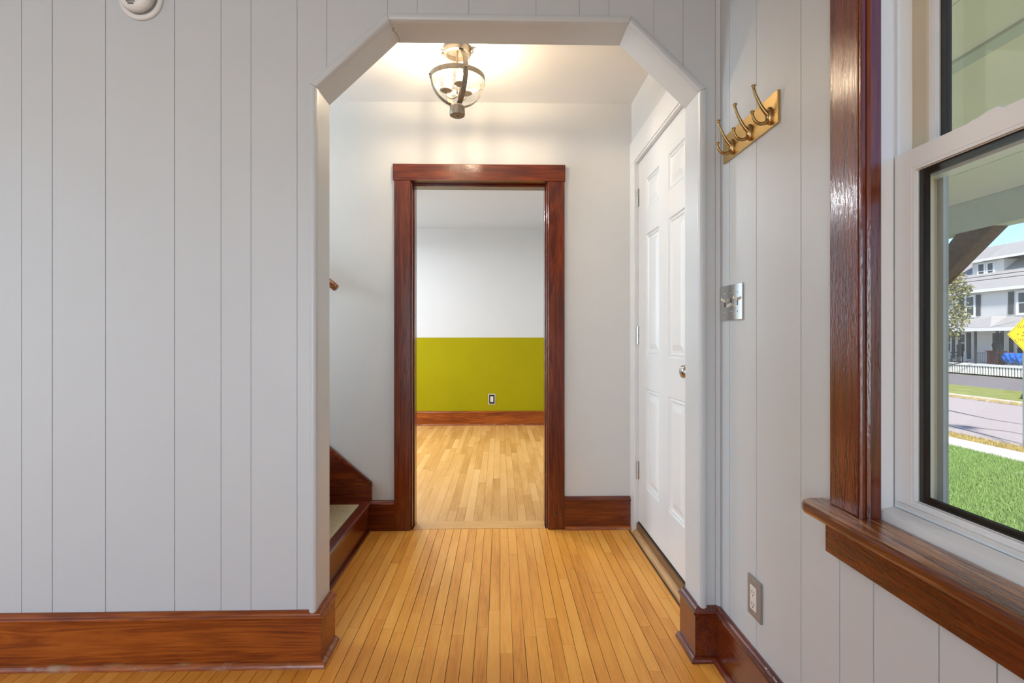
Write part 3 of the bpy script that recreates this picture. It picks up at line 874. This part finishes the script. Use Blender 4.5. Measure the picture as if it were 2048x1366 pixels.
tube('stem', [(LX, LY, CEIL - 0.012), (LX, LY, LZ + 0.03), (LX, LY, LZ - 0.075)], 0.0045, 'bronze', la, 10)
for az in (48, 168, -72):
    a = math.radians(az)
    ux, uy = math.cos(a), math.sin(a)
    r_ = 0.055
    zc = LZ - 0.047
    arm = [(LX, LY, zc - 0.028)]
    for k in range(9):
        t = PI * k / 8
        arm.append((LX + ux * (r_ / 2 - r_ / 2 * math.cos(t)), LY + uy * (r_ / 2 - r_ / 2 * math.cos(t)), zc - 0.004 - 0.026 * math.sin(t) - 0.012 * (1 - k / 8)))
    am = tube('arm', arm[1:], 0.0035, 'bronze', la, 8)
    cxy = (LX + ux * r_, LY + uy * r_, zc)
    lathe('drip_cup', [(0.0, -0.005), (0.006, -0.005), (0.024, 0.001), (0.0310, 0.006), (0.0300, 0.007), (0.016, 0.003), (0.0, 0.002)], cxy, 'bronze', am, 24)
    lathe('candle_sleeve', [(0.0, 0.0025), (0.0095, 0.0025), (0.0095, 0.032), (0.0, 0.032)], cxy, 'candle_sleeve', am, 18)
    lathe('bulb', [(0.0, 0.0325), (0.006, 0.033), (0.0105, 0.041), (0.0125, 0.050), (0.011, 0.060), (0.0065, 0.070), (0.002, 0.077), (0.0, 0.078)], cxy, 'bulb_off' if az == 48 else 'bulb_glow', am, 14)

# ------------------------------------------------------------------ dish light added unseen in the far room to throw the floor wedge
fl = empty('added_dish_light', (-1.25, 5.0, 2.475), 'shallow metal dish light added out of view in the far room to light the hall floor', 'ceiling light')
lathe('ceiling_rose', [(0.0, 0.0), (0.06, 0.0), (0.06, -0.02), (0.0, -0.02)], (-1.25, 5.0, 2.4745), 'bronze', fl, 24)
tube('stem', [(-1.25, 5.0, 2.454), (-1.25, 5.0, 2.43), (-1.25, 5.0, 2.42)], 0.008, 'bronze', fl, 8)
lathe('dish_shade', [(0.0, 2.42), (0.09, 2.415), (0.17, 2.395), (0.19, 2.370), (0.187, 2.370), (0.167, 2.391), (0.09, 2.411), (0.0, 2.416)], (-1.25, 5.0, 0), 'white_paint', fl, 40)
fll = lamp('added_dish_disc', 'AREA', (0, 0, -0.095), 46, (0.90, 0.945, 1.0), (0, 0, 0), shape='DISK', size=0.26)
fll.parent = fl

# ------------------------------------------------------------------ coat rack
cr = empty('coat_rack', (XR, 1.577, 1.72), 'brass plate coat rack with three double hooks on the panelled wall', 'coat rack')
box('back_plate', XR - 0.0075, XR - 0.0002, 1.404, 1.752, 1.6815, 1.7705, 'brass', cr, 0.0015)
for yc in (1.678, 1.560, 1.444):
    xf = XR - 0.0078
    zc = 1.714
    ov = []
    for k in range(24):
        a = 2 * PI * k / 24
        ov.append((0.0140 * math.cos(a), 0.0250 * math.sin(a)))
    v, f = [], []
    for sc_, dx in ((1.0, 0.0), (1.0, -0.004), (0.84, -0.0078), (0.70, -0.0060), (0.4, -0.009)):
        v += [(xf + dx, yc + p[0] * sc_, zc + p[1] * sc_) for p in ov]
    for r in range(4):
        for k in range(24):
            l = (k + 1) % 24
            f.append((r * 24 + k, r * 24 + l, r * 24 + 24 + l, r * 24 + 24 + k))
    f += [tuple(range(24)), tuple(range(96, 120))]
    mount = mk('hook_mount', v, f, 'brass_dark', cr, True)
    mount.data.set_sharp_from_angle(angle=math.radians(50))
    up = [(-0.003, 0.002), (-0.012, 0.010), (-0.024, 0.026), (-0.034, 0.045), (-0.042, 0.063), (-0.046, 0.078)]
    lo = [(-0.003, -0.008), (-0.013, -0.018), (-0.026, -0.0215), (-0.038, -0.017), (-0.046, -0.006), (-0.0495, 0.006)]
    def smooth_path(pp):
        q = [Vector(p) for p in pp]
        out = []
        for i in range(len(q) - 1):
            p0, p1, p2, p3 = q[max(i - 1, 0)], q[i], q[i + 1], q[min(i + 2, len(q) - 1)]
            for s in range(4):
                t = s / 4
                out.append(0.5 * ((2 * p1) + (p2 - p0) * t + (2 * p0 - 5 * p1 + 4 * p2 - p3) * t * t + (3 * p1 - p0 - 3 * p2 + p3) * t ** 3))
        out.append(q[-1])
        return out
    for pp, r0, r1 in ((up, 0.0072, 0.0036), (lo, 0.0068, 0.0036)):
        q = smooth_path(pp)
        n = len(q)
        arm = tube('hook_arm', [(xf + p.x, yc, zc + p.y) for p in q], 0, 'brass_dark', cr, 12, radii=[r0 + (r1 - r0) * (i / (n - 1)) ** 0.6 for i in range(n)])
        tip = Vector((xf + q[-1].x, yc, zc + q[-1].y))
        lathe('hook_tip', [(0.0, -0.002), (0.0038, -0.002), (0.0046, 0.0), (0.0036, 0.002), (0.0060, 0.0045), (0.0068, 0.0060), (0.0055, 0.0078), (0.0, 0.0085)], tip, 'brass_dark', arm, 16)
for y in (1.418, 1.738):
    lathe('screw', [(0.0, -0.0022), (0.003, -0.002), (0.0042, 0.0)], (XR - 0.0075, y, 1.716), 'brass', cr, 12, 'X')

# ------------------------------------------------------------------ switch plate and outlet on the panelled wall
sw = empty('light_switch', (XR, 1.70, 1.157), 'brushed steel three-toggle switch plate beside the arch', 'light switch')
sp_ = box('switch_plate', XR - 0.0055, XR - 0.0002, 1.617, 1.783, 1.157, 1.2735, 'steel', sw, 0.0022)
for y, up in ((1.742, 1), (1.696, -1), (1.650, 1)):
    box('toggle_slot', XR - 0.0058, XR - 0.0054, y - 0.0035, y + 0.0035, 1.2035, 1.2275, 'black', sp_)
    zc = 1.2155 + 0.0065 * up
    prism('toggle', [(XR - 0.0056, zc - 0.005), (XR - 0.0056, zc + 0.005), (XR - 0.018, zc + 0.0045 + 0.006 * up), (XR - 0.018, zc - 0.0035 + 0.006 * up)], 'Y', y - 0.0033, y + 0.0033, 'ivory', sp_, 0.001)
    for z in (1.185, 1.2455):
        lathe('screw', [(0.0, -0.0014), (0.0022, -0.0012), (0.0030, 0.0)], (XR - 0.0055, y, z), 'nickel', sp_, 10, 'X')
ot = empty('wall_outlet', (XR, 1.54, 0.274), 'grey plate outlet with a white receptacle low on the panelled wall', 'outlet')
op = box('outlet_plate', XR - 0.0065, XR - 0.0002, 1.500, 1.580, 0.274, 0.391, 'plate_grey', ot, 0.002)
rc = box('receptacle', XR - 0.0095, XR - 0.0066, 1.522, 1.558, 0.297, 0.367, 'outlet_white', op, 0.0012)
for z in (0.315, 0.349):
    for y in (1.5335, 1.5465):
        box('slot', XR - 0.0098, XR - 0.0094, y - 0.0011, y + 0.0011, z - 0.004, z + 0.005, 'black', rc)
    lathe('ground_hole', [(0.0, -0.0004), (0.0023, -0.0004), (0.0023, 0.0)], (XR - 0.0095, 1.540, z - 0.009), 'black', rc, 10, 'X')
for z in (0.284, 0.381):
    lathe('screw', [(0.0, -0.0012), (0.002, -0.001), (0.0028, 0.0)], (XR - 0.0065, 1.540, z), 'nickel', op, 10, 'X')
# outlet on the chartreuse wall
of = empty('wall_outlet', (-0.104, YR - 0.002, 0.262), 'black outlet in a white rim on the chartreuse wall', 'outlet')
rim = box('outlet_rim', -0.148, -0.060, YR - 0.008, YR - 0.0022, 0.260, 0.394, 'outlet_white', of, 0.002)
pl = box('outlet_plate', -0.139, -0.069, YR - 0.0125, YR - 0.0082, 0.269, 0.385, 'black_plate', of, 0.002)
rf = box('receptacle', -0.1225, -0.0855, YR - 0.0155, YR - 0.0127, 0.292, 0.362, 'outlet_white', pl, 0.001)
for z in (0.312, 0.344):
    for x in (-0.1095, -0.0985):
        box('slot', x - 0.001, x + 0.001, YR - 0.0158, YR - 0.0154, z - 0.004, z + 0.004, 'black', rf)

# ------------------------------------------------------------------ smoke detector
sd = empty('smoke_detector', (-1.203, YA, 2.237), 'round white smoke detector high on the panelled wall', 'smoke detector')
sdc = (-1.203, YA, 2.237)
b_ = lathe('base_ring', [(0.0, -0.010), (0.062, -0.010), (0.0715, -0.008), (0.0725, -0.0005), (0.0, -0.0005)], sdc, 'detector_white', sd, 48, 'Y')
g_ = lathe('vent_gap', [(0.0, -0.021), (0.0575, -0.021), (0.0575, -0.0103), (0.0, -0.0103)], sdc, 'detector_grey', sd, 48, 'Y')
h_ = lathe('housing', [(0.0, -0.047), (0.036, -0.0465), (0.047, -0.043), (0.054, -0.036), (0.0585, -0.0213), (0.0, -0.0213)], sdc, 'detector_white', sd, 48, 'Y')
for x in (-0.013, -0.0065, 0.0, 0.0065, 0.013):
    hw = math.sqrt(max(0.0, 0.016 ** 2 - x * x))
    box('sounder_slot', sdc[0] - 0.006 - hw, sdc[0] - 0.006 + hw, YA - 0.0473, YA - 0.0462, sdc[2] - 0.028 + x - 0.0016, sdc[2] - 0.028 + x + 0.0016, 'black', h_)

# ------------------------------------------------------------------ porch outside the window
po = empty('porch_roof', (2.0, 2.4, 1.78), 'cream boarded porch ceiling and beam seen through the window', 'porch roof')
PC = lambda x: 2.50 - 0.262 * (x - 0.9)
xs = [0.905, 1.27, 1.64, 1.90, 2.28, 2.64, 2.95]
for a, b in zip(xs[:-1], xs[1:]):
    prism('ceiling_board', [(a + 0.002, PC(a + 0.002)), (b - 0.002, PC(b - 0.002)), (b - 0.002, PC(b - 0.002) + 0.02), (a + 0.002, PC(a + 0.002) + 0.02)], 'Y', 0.80, 5.4, 'porch_cream', po)
prism('batten', [(1.875, PC(1.875) - 0.001), (1.925, PC(1.925) - 0.001), (1.925, PC(1.925) - 0.012), (1.875, PC(1.875) - 0.012)], 'Y', 0.80, 5.4, 'porch_trim', po)
box('beam', 2.952, 3.06, 0.80, 5.4, 1.775, 1.99, 'porch_trim', po)
box('fascia', 3.062, 3.09, 0.78, 5.5, 1.815, 2.06, 'porch_cream', po)
prism('roof_deck', [(0.905, 2.56), (3.2, 2.56 - 0.262 * 2.295), (3.2, 2.60 - 0.262 * 2.295), (0.905, 2.60)], 'Y', 0.78, 5.5, 'roof_shingle', po)
pp = empty('porch_post', (3.0, 3.78, -1.4), 'brown porch post with a rough diagonal brace', 'post')
box('post', 2.955, 3.055, 3.73, 3.83, -1.4, 1.7745, 'porch_brown', pp)
prism('brace', [(3.729, 1.30), (3.729, 1.44), (3.356, 1.7742), (3.095, 1.7742)], 'X', 2.96, 3.05, 'porch_brown', pp)
ow = box('porch_floor', 0.905, 2.75, 0.80, 5.4, -1.4, -0.25, 'porch_floor_bounce')
tag(ow, 'concrete porch slab below the window', None, None, 'structure')

# ------------------------------------------------------------------ street
GZ0 = -1.40
gr = box('ground', 0.9, 90, -40, 130, GZ0 - 0.5, GZ0 - 0.06, 'lawn_far')
tag(gr, 'green ground beyond the street', None, None, 'structure')
def slab(name, x0, x1, mat, z, label, y0=-30, y1=90):
    o = box(name, x0, x1, y0, y1, GZ0 - 0.2, z, mat)
    return tag(o, label, None, None, 'structure')
slab('front_lawn', 2.76, 10.48, 'lawn', GZ0, 'green front lawn outside the window')
slab('verge', 11.42, 11.9, 'dry_grass', GZ0 - 0.004, 'dry yellow grass strip beside the road')
slab('road', 11.9, 19.3, 'asphalt_pale', GZ0 - 0.03, 'pale worn asphalt road')
slab('kerb_strip', 19.3, 20.3, 'concrete', GZ0 + 0.02, 'pale concrete strip across the road')
slab('far_lawn', 20.3, 24.4, 'lawn_far', GZ0, 'sunlit lawn across the road')
slab('driveway', 24.4, 31.8, 'asphalt_dark', GZ0 - 0.004, 'grey asphalt in front of the white house')
swk = box('sidewalk', 10.48, 11.42, -30, 90, GZ0 - 0.2, GZ0 - 0.03, 'tar')
tag(swk, 'pale concrete sidewalk between lawn and road', None, None, 'structure')
for k in range(14):
    y = 3.0 + k * 1.45
    box('paving_slab', 10.50, 11.40, y + 0.012, y + 1.438, GZ0 - 0.1, GZ0 + random.uniform(-0.002, 0.012), 'concrete', swk)
box('paving_slab', 9.55, 10.47, 7.6, 9.6, GZ0 - 0.1, GZ0 + 0.006, 'concrete', swk)
# tar lines over cracks in the road
rd = bpy.data.objects['road']
for pts in ([(13.1, 16.6), (13.0, 15.2), (13.7, 13.9), (13.6, 12.0)], [(13.0, 15.4), (12.6, 13.2), (12.2, 11.2)], [(12.9, 17.0), (12.2, 14.6), (12.0, 12.6)], [(15.6, 18), (15.2, 16), (15.4, 13.0)]):
    tube('tar_line', [(x, y, GZ0 - 0.034) for x, y in pts], 0.028, 'tar', rd, 6)
# grass blades
def blades(name, parent, x0, x1, y0, y1, n, h, mat, rr):
    v, f = [], []
    for _ in range(n):
        x, y = rr.uniform(x0, x1), rr.uniform(y0, y1)
        a = rr.uniform(0, 2 * PI)
        l = h * rr.uniform(0.5, 1.3)
        w = 0.006
        dx, dy = math.cos(a) * w, math.sin(a) * w
        bx, by = rr.uniform(-0.6, 0.6) * l, rr.uniform(-0.6, 0.6) * l
        k = len(v)
        v += [(x - dx, y - dy, GZ0 - 0.003), (x + dx, y + dy, GZ0 - 0.003), (x + bx, y + by, GZ0 + l)]
        f.append((k, k + 1, k + 2))
    me = bpy.data.meshes.new(name)
    me.from_pydata(v, [], f)
    o = link(name, me, mat, parent)
    return tag(o, kind='stuff')
rg = random.Random(11)
lawn = bpy.data.objects['front_lawn']
blades('grass', lawn, 5.2, 10.5, 5.2, 12.4, 90000, 0.055, 'blade', rg)
blades('grass', bpy.data.objects['verge'], 11.42, 11.98, 8, 15, 4500, 0.06, 'dry_grass', rg)
blades('grass', bpy.data.objects['kerb_strip'], 19.2, 19.6, 18, 24, 3000, 0.09, 'dry_grass', rg)

# warning sign on its post
sg = empty('road_sign', (11.93, 11.72, GZ0), 'yellow diamond warning sign reading WATCH CHILDREN by the road', 'road sign')
SCX, SCZ, SH = 11.93, 1.18, 0.43
dia = lambda h: [(SCX - h, SCZ), (SCX, SCZ + h), (SCX + h, SCZ), (SCX, SCZ - h)]
prism('sign_panel', dia(SH), 'Y', 11.70, 11.704, 'sign_yellow', sg)
pb = [c for c in sg.children][-1]
v = [(x, 11.6992, z) for x, z in dia(SH - 0.022)] + [(x, 11.6992, z) for x, z in dia(SH - 0.038)]
v += [(x, 11.6998, z) for x, z in dia(SH - 0.022)] + [(x, 11.6998, z) for x, z in dia(SH - 0.038)]
f = []
for k in range(4):
    l = (k + 1) % 4
    f += [(k, l, 4 + l, 4 + k), (8 + k, 8 + l, 12 + l, 12 + k), (k, l, 8 + l, 8 + k), (4 + k, 4 + l, 12 + l, 12 + k)]
mk('border', v, f, 'sign_black', pb)
def letters(txt, x, z, size):
    cu = bpy.data.curves.new('lettering', 'FONT')
    cu.body = txt
    cu.size = size
    cu.align_x = 'CENTER'
    cu.extrude = 0.0004
    t = bpy.data.objects.new('lettering_tmp', cu)
    COL.objects.link(t)
    dg = bpy.context.evaluated_depsgraph_get()
    me = bpy.data.meshes.new_from_object(t.evaluated_get(dg))
    bpy.data.objects.remove(t)
    me.transform(Matrix.Translation(Vector((x, 11.6994, z)) - ORG[sg.name]) @ Matrix.Rotation(PI / 2, 4, 'X'))
    me.materials.clear()
    return link('lettering', me, 'sign_black', pb)
letters('WATCH', SCX, SCZ + 0.135, 0.11)
letters('CHILDREN', SCX, SCZ - 0.16, 0.11)
# running figure between the words
fig = [(-0.09, -0.03), (-0.06, -0.045), (-0.03, -0.01), (0.0, -0.03), (0.02, -0.06), (0.05, -0.055), (0.03, -0.005), (0.02, 0.03), (0.06, 0.02), (0.065, 0.035), (0.01, 0.055), (-0.03, 0.05), (-0.06, 0.02), (-0.045, 0.01), (-0.02, 0.03), (-0.03, 0.0), (-0.055, -0.02)]
prism('figure_body', [(SCX + x * 1.3, SCZ + 0.01 + z * 1.3) for x, z in fig], 'Y', 11.6990, 11.6996, 'sign_black', pb)
lathe('figure_head', [(0.0, -0.0004), (0.024, -0.0004), (0.024, 0.0004), (0.0, 0.0004)], (SCX + 0.015, 11.6993, SCZ + 0.105), 'sign_black', pb, 16, 'Y')
lathe('figure_ball', [(0.0, -0.0004), (0.016, -0.0004), (0.016, 0.0004), (0.0, 0.0004)], (SCX - 0.19, 11.6993, SCZ + 0.005), 'sign_black', pb, 14, 'Y')
box('sign_post', SCX - 0.025, SCX + 0.025, 11.706, 11.756, GZ0 - 0.1, SCZ + SH - 0.03, 'galvanised', sg)

# ------------------------------------------------------------------ white house across the street
ho = empty('house', (34.7, 36, GZ0), 'white clapboard house with dormer and wide front porch across the street', 'house')
FX = 34.7
box('main_wall', FX, 43, 27, 41.2, GZ0, 4.42, 'siding', ho)
box('foundation', FX - 0.03, FX - 0.001, 27, 41.2, GZ0, -0.8, 'concrete', ho)
# main roof rising away from the street
def slope_roof(name, x0, z0, x1, z1, y0, y1, th, mat, parent):
    return prism(name, [(x0, z0), (x1, z1), (x1, z1 + th), (x0, z0 + th)], 'Y', y0, y1, mat, parent)
slope_roof('main_roof', FX - 0.45, 4.40, 39.0, 8.2, 26.6, 41.5, 0.16, 'roof_shingle', ho)
slope_roof('main_roof', 43.4, 4.40, 39.0, 8.2, 26.6, 41.5, 0.16, 'roof_shingle', ho)
box('eave_board', FX - 0.50, FX - 0.44, 26.6, 41.5, 4.36, 4.56, 'house_trim', ho)
# dormer
dm = box('dormer', 35.95, 38.6, 36.85, 39.35, 4.9, 6.78, 'siding', ho)
prism('dormer_cheek', [(36.85, 4.9), (36.85, 6.78), (33.6, 6.9), (33.6, 4.9)], 'X', 37.4, 38.6, 'siding', ho)
prism('dormer_roof', [(35.6, 6.80), (38.9, 7.45), (38.9, 7.58), (35.6, 6.92)], 'Y', 33.2, 39.75, 'roof_shingle', ho)
box('dormer_eave', 35.55, 35.62, 33.2, 39.8, 6.76, 6.93, 'house_trim', ho)
def far_window(parent, x, y0, y1, z0, z1, trim=0.11, split=True):
    fr = grid_wall('window', 'X', [y0 - trim, y0, y1, y1 + trim], [z0 - trim, z0, z1, z1 + trim], [(y0, y1, z0, z1)], x - 0.07, x - 0.001, 'house_trim', parent)
    zm = (z0 + z1) / 2
    box('pane', x - 0.025, x - 0.012, y0 + 0.001, y1 - 0.001, z0 + 0.001, zm - 0.03, 'dark_pane', fr)
    box('pane', x - 0.035, x - 0.022, y0 + 0.001, y1 - 0.001, zm + 0.03, z1 - 0.001, 'dark_pane', fr)
    box('meeting_rail', x - 0.045, x - 0.012, y0 + 0.001, y1 - 0.001, zm - 0.029, zm + 0.029, 'house_trim', fr)
    return fr
far_window(ho, 35.95, 38.35, 38.80, 5.53, 6.60)
far_window(ho, 35.95, 37.63, 38.05, 5.53, 6.58)
far_window(ho, FX, 37.83, 38.43, 2.77, 4.11, 0.16)
far_window(ho, FX, 33.55, 34.50, 2.77, 4.11, 0.16)
for y0, y1, z0, z1 in ((38.70, 39.02, 2.70, 4.20), (37.30, 37.64, 2.70, 4.22), (34.84, 35.20, 2.70, 4.24), (32.95, 33.30, 2.70, 4.24), (39.45, 39.72, -0.45, 1.50), (38.10, 38.40, -0.45, 1.50), (34.88, 35.14, -0.1, 1.12)):
    box('shutter', FX - 0.06, FX - 0.001, y0, y1, z0, z1, 'shutter', ho)
far_window(ho, FX, 38.55, 38.95, 0.10, 1.36, 0.10)
far_window(ho, FX, 39.80, 40.4, 0.10, 1.36, 0.10)
far_window(ho, FX, 33.6, 34.6, -0.1, 1.12, 0.10)
ed = grid_wall('door_frame', 'X', [35.44, 35.56, 36.36, 36.48], [-0.6, 1.45, 1.57], [(35.56, 36.36, -0.6, 1.45)], FX - 0.06, FX - 0.001, 'house_trim', ho)
box('storm_door', FX - 0.04, FX - 0.012, 35.562, 36.358, -0.59, 1.448, 'shutter', ed)
# porch
pf = box('porch_deck', 32.45, FX - 0.04, 28, 41.0, -0.80, -0.66, 'house_trim', ho)
for k in range(64):
    y = 28.05 + k * 0.2
    box('skirt_slat', 32.50, 32.53, y, y + 0.12, -1.36, -0.801, 'house_trim', pf)
box('skirt_back', 32.62, 32.66, 28, 41, GZ0, -0.802, 'iron', ho)
pr = prism('porch_roof_slope', [(32.2, 1.70), (FX - 0.002, 2.42), (FX - 0.002, 2.50), (32.2, 1.78)], 'Y', 28.0, 41.0, 'roof_shingle', ho)
# low hipped gable over the steps
gv = [(32.15, 33.9, 1.79), (32.15, 36.4, 1.79), (33.6, 35.3, 2.60), (34.69, 35.3, 2.60), (34.69, 33.3, 2.50), (34.69, 36.9, 2.50)]
mk('porch_hip', gv, [(0, 2, 1), (0, 4, 3, 2), (1, 2, 3, 5), (0, 1, 5, 4), (3, 4, 5)], 'roof_shingle', ho)
gv2 = [(32.15, 36.7, 1.79), (32.15, 38.6, 1.79), (33.2, 37.7, 2.33), (34.69, 36.7, 2.50), (34.69, 38.6, 2.50), (34.69, 37.7, 2.54)]
mk('porch_hip', gv2, [(0, 2, 1), (0, 3, 5, 2), (1, 2, 5, 4), (0, 1, 4, 3), (3, 4, 5)], 'roof_shingle', ho)
box('porch_fascia', 32.12, 32.2, 28.0, 41.0, 1.56, 1.78, 'house_trim', ho)
box('porch_soffit', 32.201, FX - 0.002, 28.0, 41.0, 1.60, 1.64, 'house_trim', ho)
for y in (35.45, 36.72, 33.52, 33.85, 38.6, 31.2):
    g = grid_wall('iron_post', 'X', [y - 0.10, y - 0.075, y + 0.075, y + 0.10], [-0.659, -0.2, -0.16, 0.3, 0.34, 0.8, 0.84, 1.30, 1.34, 1.599], [(y - 0.075, y + 0.075, a, b) for a, b in ((-0.66, -0.2), (-0.16, 0.3), (0.34, 0.8), (0.84, 1.3), (1.34, 1.6))], 32.58, 32.62, 'iron', ho)
    box('post_core', 32.59, 32.61, y - 0.03, y + 0.03, -0.659, 1.599, 'iron', g)
def railing(y0, y1):
    r = box('railing', 32.58, 32.61, y0, y1, 0.07, 0.11, 'iron', ho)
    box('bottom_rail', 32.585, 32.605, y0, y1, -0.58, -0.55, 'iron', r)
    k = int((y1 - y0) / 0.17)
    for i in range(k):
        y = y0 + (i + 0.5) * (y1 - y0) / k
        box('baluster', 32.588, 32.602, y - 0.012, y + 0.012, -0.549, 0.0695, 'iron', r)
railing(33.96, 35.34)
railing(36.83, 40.9)
railing(31.3, 33.40)
# stair rail down to the drive
for (a, b, z0, z1) in ((36.2, 38.9, -0.30, -1.0), (35.3, 37.0, -0.45, -1.0)):
    tube('step_rail', [(32.3, a, z0 + 0.05), (31.9, b, z1 + 0.1)], 0.028, 'iron', ho, 6)
for k in range(12):
    y = 36.9 + k * 0.2
    box('baluster', 31.96, 31.98, y, y + 0.02, GZ0, -0.72, 'iron', ho)
box('step_handrail', 31.95, 31.99, 36.6, 39.4, -0.72, -0.68, 'iron', ho)
# things on the porch
tp = empty('tarp_covered_load', (32.3, 32.8, -0.66), 'blue tarpaulin draped over the porch railing of the white house', 'tarp')
v, f = [], []
rt = random.Random(5)
nu, nv = 12, 8
for i in range(nu + 1):
    for j in range(nv + 1):
        y = 32.05 + 1.40 * i / nu
        s = j / nv
        droop = 0.62 + 0.10 * math.sin(i * 1.1)
        x = 32.55 - 0.06 * math.sin(i * 1.9 + j) - 0.10 * math.sin(s * PI)
        pinch = 1 - 0.22 * s
        v.append((x, 32.75 + (y - 32.75) * pinch, 0.14 - droop * s + rt.uniform(-0.01, 0.01)))
for i in range(nu):
    for j in range(nv):
        a = i * (nv + 1) + j
        f.append((a, a + 1, a + nv + 2, a + nv + 1))
o = mk('tarp_sheet', v, f, 'tarp_blue', tp, True)
so = o.modifiers.new('thickness', 'SOLIDIFY')
so.thickness = 0.02
bg = empty('porch_cabinet', (33.6, 34.85, -0.66), 'small red wooden cabinet on the porch across the street', 'cabinet')
box('cabinet_body', 33.3, 33.8, 34.55, 35.35, -0.658, 0.18, 'red_wood', bg)
box('cabinet_top', 33.25, 33.85, 34.45, 35.45, 0.181, 0.24, 'red_wood', bg)
ur = empty('porch_urn', (33.5, 34.95, 0.24), 'dark urn standing on the red porch cabinet', 'urn')
lathe('urn_body', [(0.0, 0.001), (0.10, 0.001), (0.06, 0.08), (0.16, 0.26), (0.19, 0.40), (0.13, 0.46), (0.20, 0.52), (0.0, 0.52)], (33.5, 34.95, 0.24), 'iron', ur, 16)
ck_ = empty('rocking_chair', (33.1, 37.6, -0.66), 'dark wooden rocking chair at the left end of the porch', 'chair')
box('seat', 32.95, 33.45, 37.3, 37.85, -0.24, -0.19, 'iron', ck_)
for y in (37.33, 37.79):
    box('leg', 32.97, 33.02, y, y + 0.05, -0.60, -0.241, 'iron', ck_)
    box('leg', 33.38, 33.43, y, y + 0.05, -0.60, -0.241, 'iron', ck_)
    box('rocker', 32.85, 33.75, y, y + 0.05, -0.657, -0.601, 'iron', ck_)
    box('arm', 32.92, 33.42, y, y + 0.06, 0.02, 0.06, 'iron', ck_)
for k in range(6):
    y = 37.31 + k * 0.098
    box('back_slat', 33.41, 33.44, y, y + 0.06, -0.189, 0.52, 'iron', ck_)
box('top_rail', 33.40, 33.46, 37.30, 37.86, 0.521, 0.62, 'iron', ck_)
tb = empty('porch_table', (33.3, 34.05, -0.66), 'porch table with a red cloth beside the storm door', 'table')
box('table_top', 33.05, 33.55, 33.7, 34.35, 0.09, 0.17, 'red_cloth', tb)
for x in (33.08, 33.48):
    for y in (33.74, 34.27):
        box('leg', x, x + 0.04, y, y + 0.04, -0.658, 0.089, 'iron', tb)

# utility wires
for z, s in ((4.03, 0), (3.87, 1)):
    o = tube('power_line', [(21.0, -10 + 2.4 * k, z - 0.25 + 0.25 * ((k - 13) / 13.0) ** 2 * 1.0) for k in range(28)], 0.016, 'cable', None, 6, org=(21.0, 20, z))
    tag(o, ('upper' if s == 0 else 'lower') + ' of the two dark wires crossing before the white house', 'wire', 'overhead wires')
# two poles carry the wires, out of the picture
for y in (-10.2, 55.0):
    o = lathe('utility_pole', [(0.0, GZ0), (0.14, GZ0), (0.10, 6.0), (0.0, 6.0)], (21.0, y, 0), 'bark', None, 12, org=(21.0, y, GZ0))
    tag(o, 'wooden utility pole ' + ('up' if y < 0 else 'down') + ' the street', 'utility pole')

# tree beside the house
tr = empty('street_tree', (24.6, 28.6, GZ0), 'green leafy tree left of the white house', 'tree')
tube('trunk', [(24.6, 28.9, GZ0 - 0.1), (24.6, 28.9, 1.0), (24.4, 28.7, 2.6), (24.2, 28.5, 4.4)], 0.2, 'bark', tr, 10, radii=[0.30, 0.22, 0.17, 0.05])
rl = random.Random(21)
v, f = [], []
clumps = [(24.2, 27.6, 2.6, 0.7), (24.2, 27.4, 3.55, 0.6), (24.3, 27.8, 1.5, 0.55), (24.2, 26.85, 3.65, 0.34), (24.1, 28.4, 4.2, 1.1), (24.4, 28.9, 2.7, 1.3), (24.2, 27.2, 2.1, 0.5), (24.6, 29.4, 3.9, 1.2), (24.3, 27.75, 4.2, 0.6)]
for cx_, cy_, cz_, cr_ in clumps:
    for _ in range(int(430 * cr_)):
        d = Vector((rl.gauss(0, 1), rl.gauss(0, 1), rl.gauss(0, 1))).normalized() * cr_ * rl.random() ** 0.45
        c = Vector((cx_, cy_, cz_)) + d
        a = Vector((rl.gauss(0, 1), rl.gauss(0, 1), rl.gauss(0, 0.6))).normalized()
        b = a.cross(Vector((rl.gauss(0, 1), rl.gauss(0, 1), rl.gauss(0, 1)))).normalized()
        l, w = rl.uniform(0.05, 0.10), rl.uniform(0.03, 0.05)
        k = len(v)
        off = ORG[tr.name]
        v += [c - a * l - off, c + b * w - off, c + a * l - off, c - b * w - off]
        f.append((k, k + 1, k + 2, k + 3))
me = bpy.data.meshes.new('foliage')
me.from_pydata([tuple(p) for p in v], [], f)
tag(link('foliage', me, 'leaf', tr), kind='stuff')
# low shrub on the far lawn at the right
sb = empty('shrub', (21.6, 21.0, GZ0), 'small dark shrub at the edge of the far lawn', 'shrub')
v, f = [], []
for _ in range(500):
    d = Vector((rl.gauss(0, 1), rl.gauss(0, 1), abs(rl.gauss(0, 1)))).normalized() * 0.32 * rl.random() ** 0.4
    a = Vector((rl.gauss(0, 1), rl.gauss(0, 1), rl.gauss(0, 1))).normalized()
    b = a.cross(Vector((rl.gauss(0, 1), rl.gauss(0, 1), rl.gauss(0, 1)))).normalized()
    k = len(v)
    v += [d - a * 0.05, d + b * 0.03, d + a * 0.05, d - b * 0.03]
    f.append((k, k + 1, k + 2, k + 3))
me = bpy.data.meshes.new('foliage')
me.from_pydata([tuple(p) for p in v], [], f)
tag(link('foliage', me, 'leaf_dark', sb), kind='stuff')
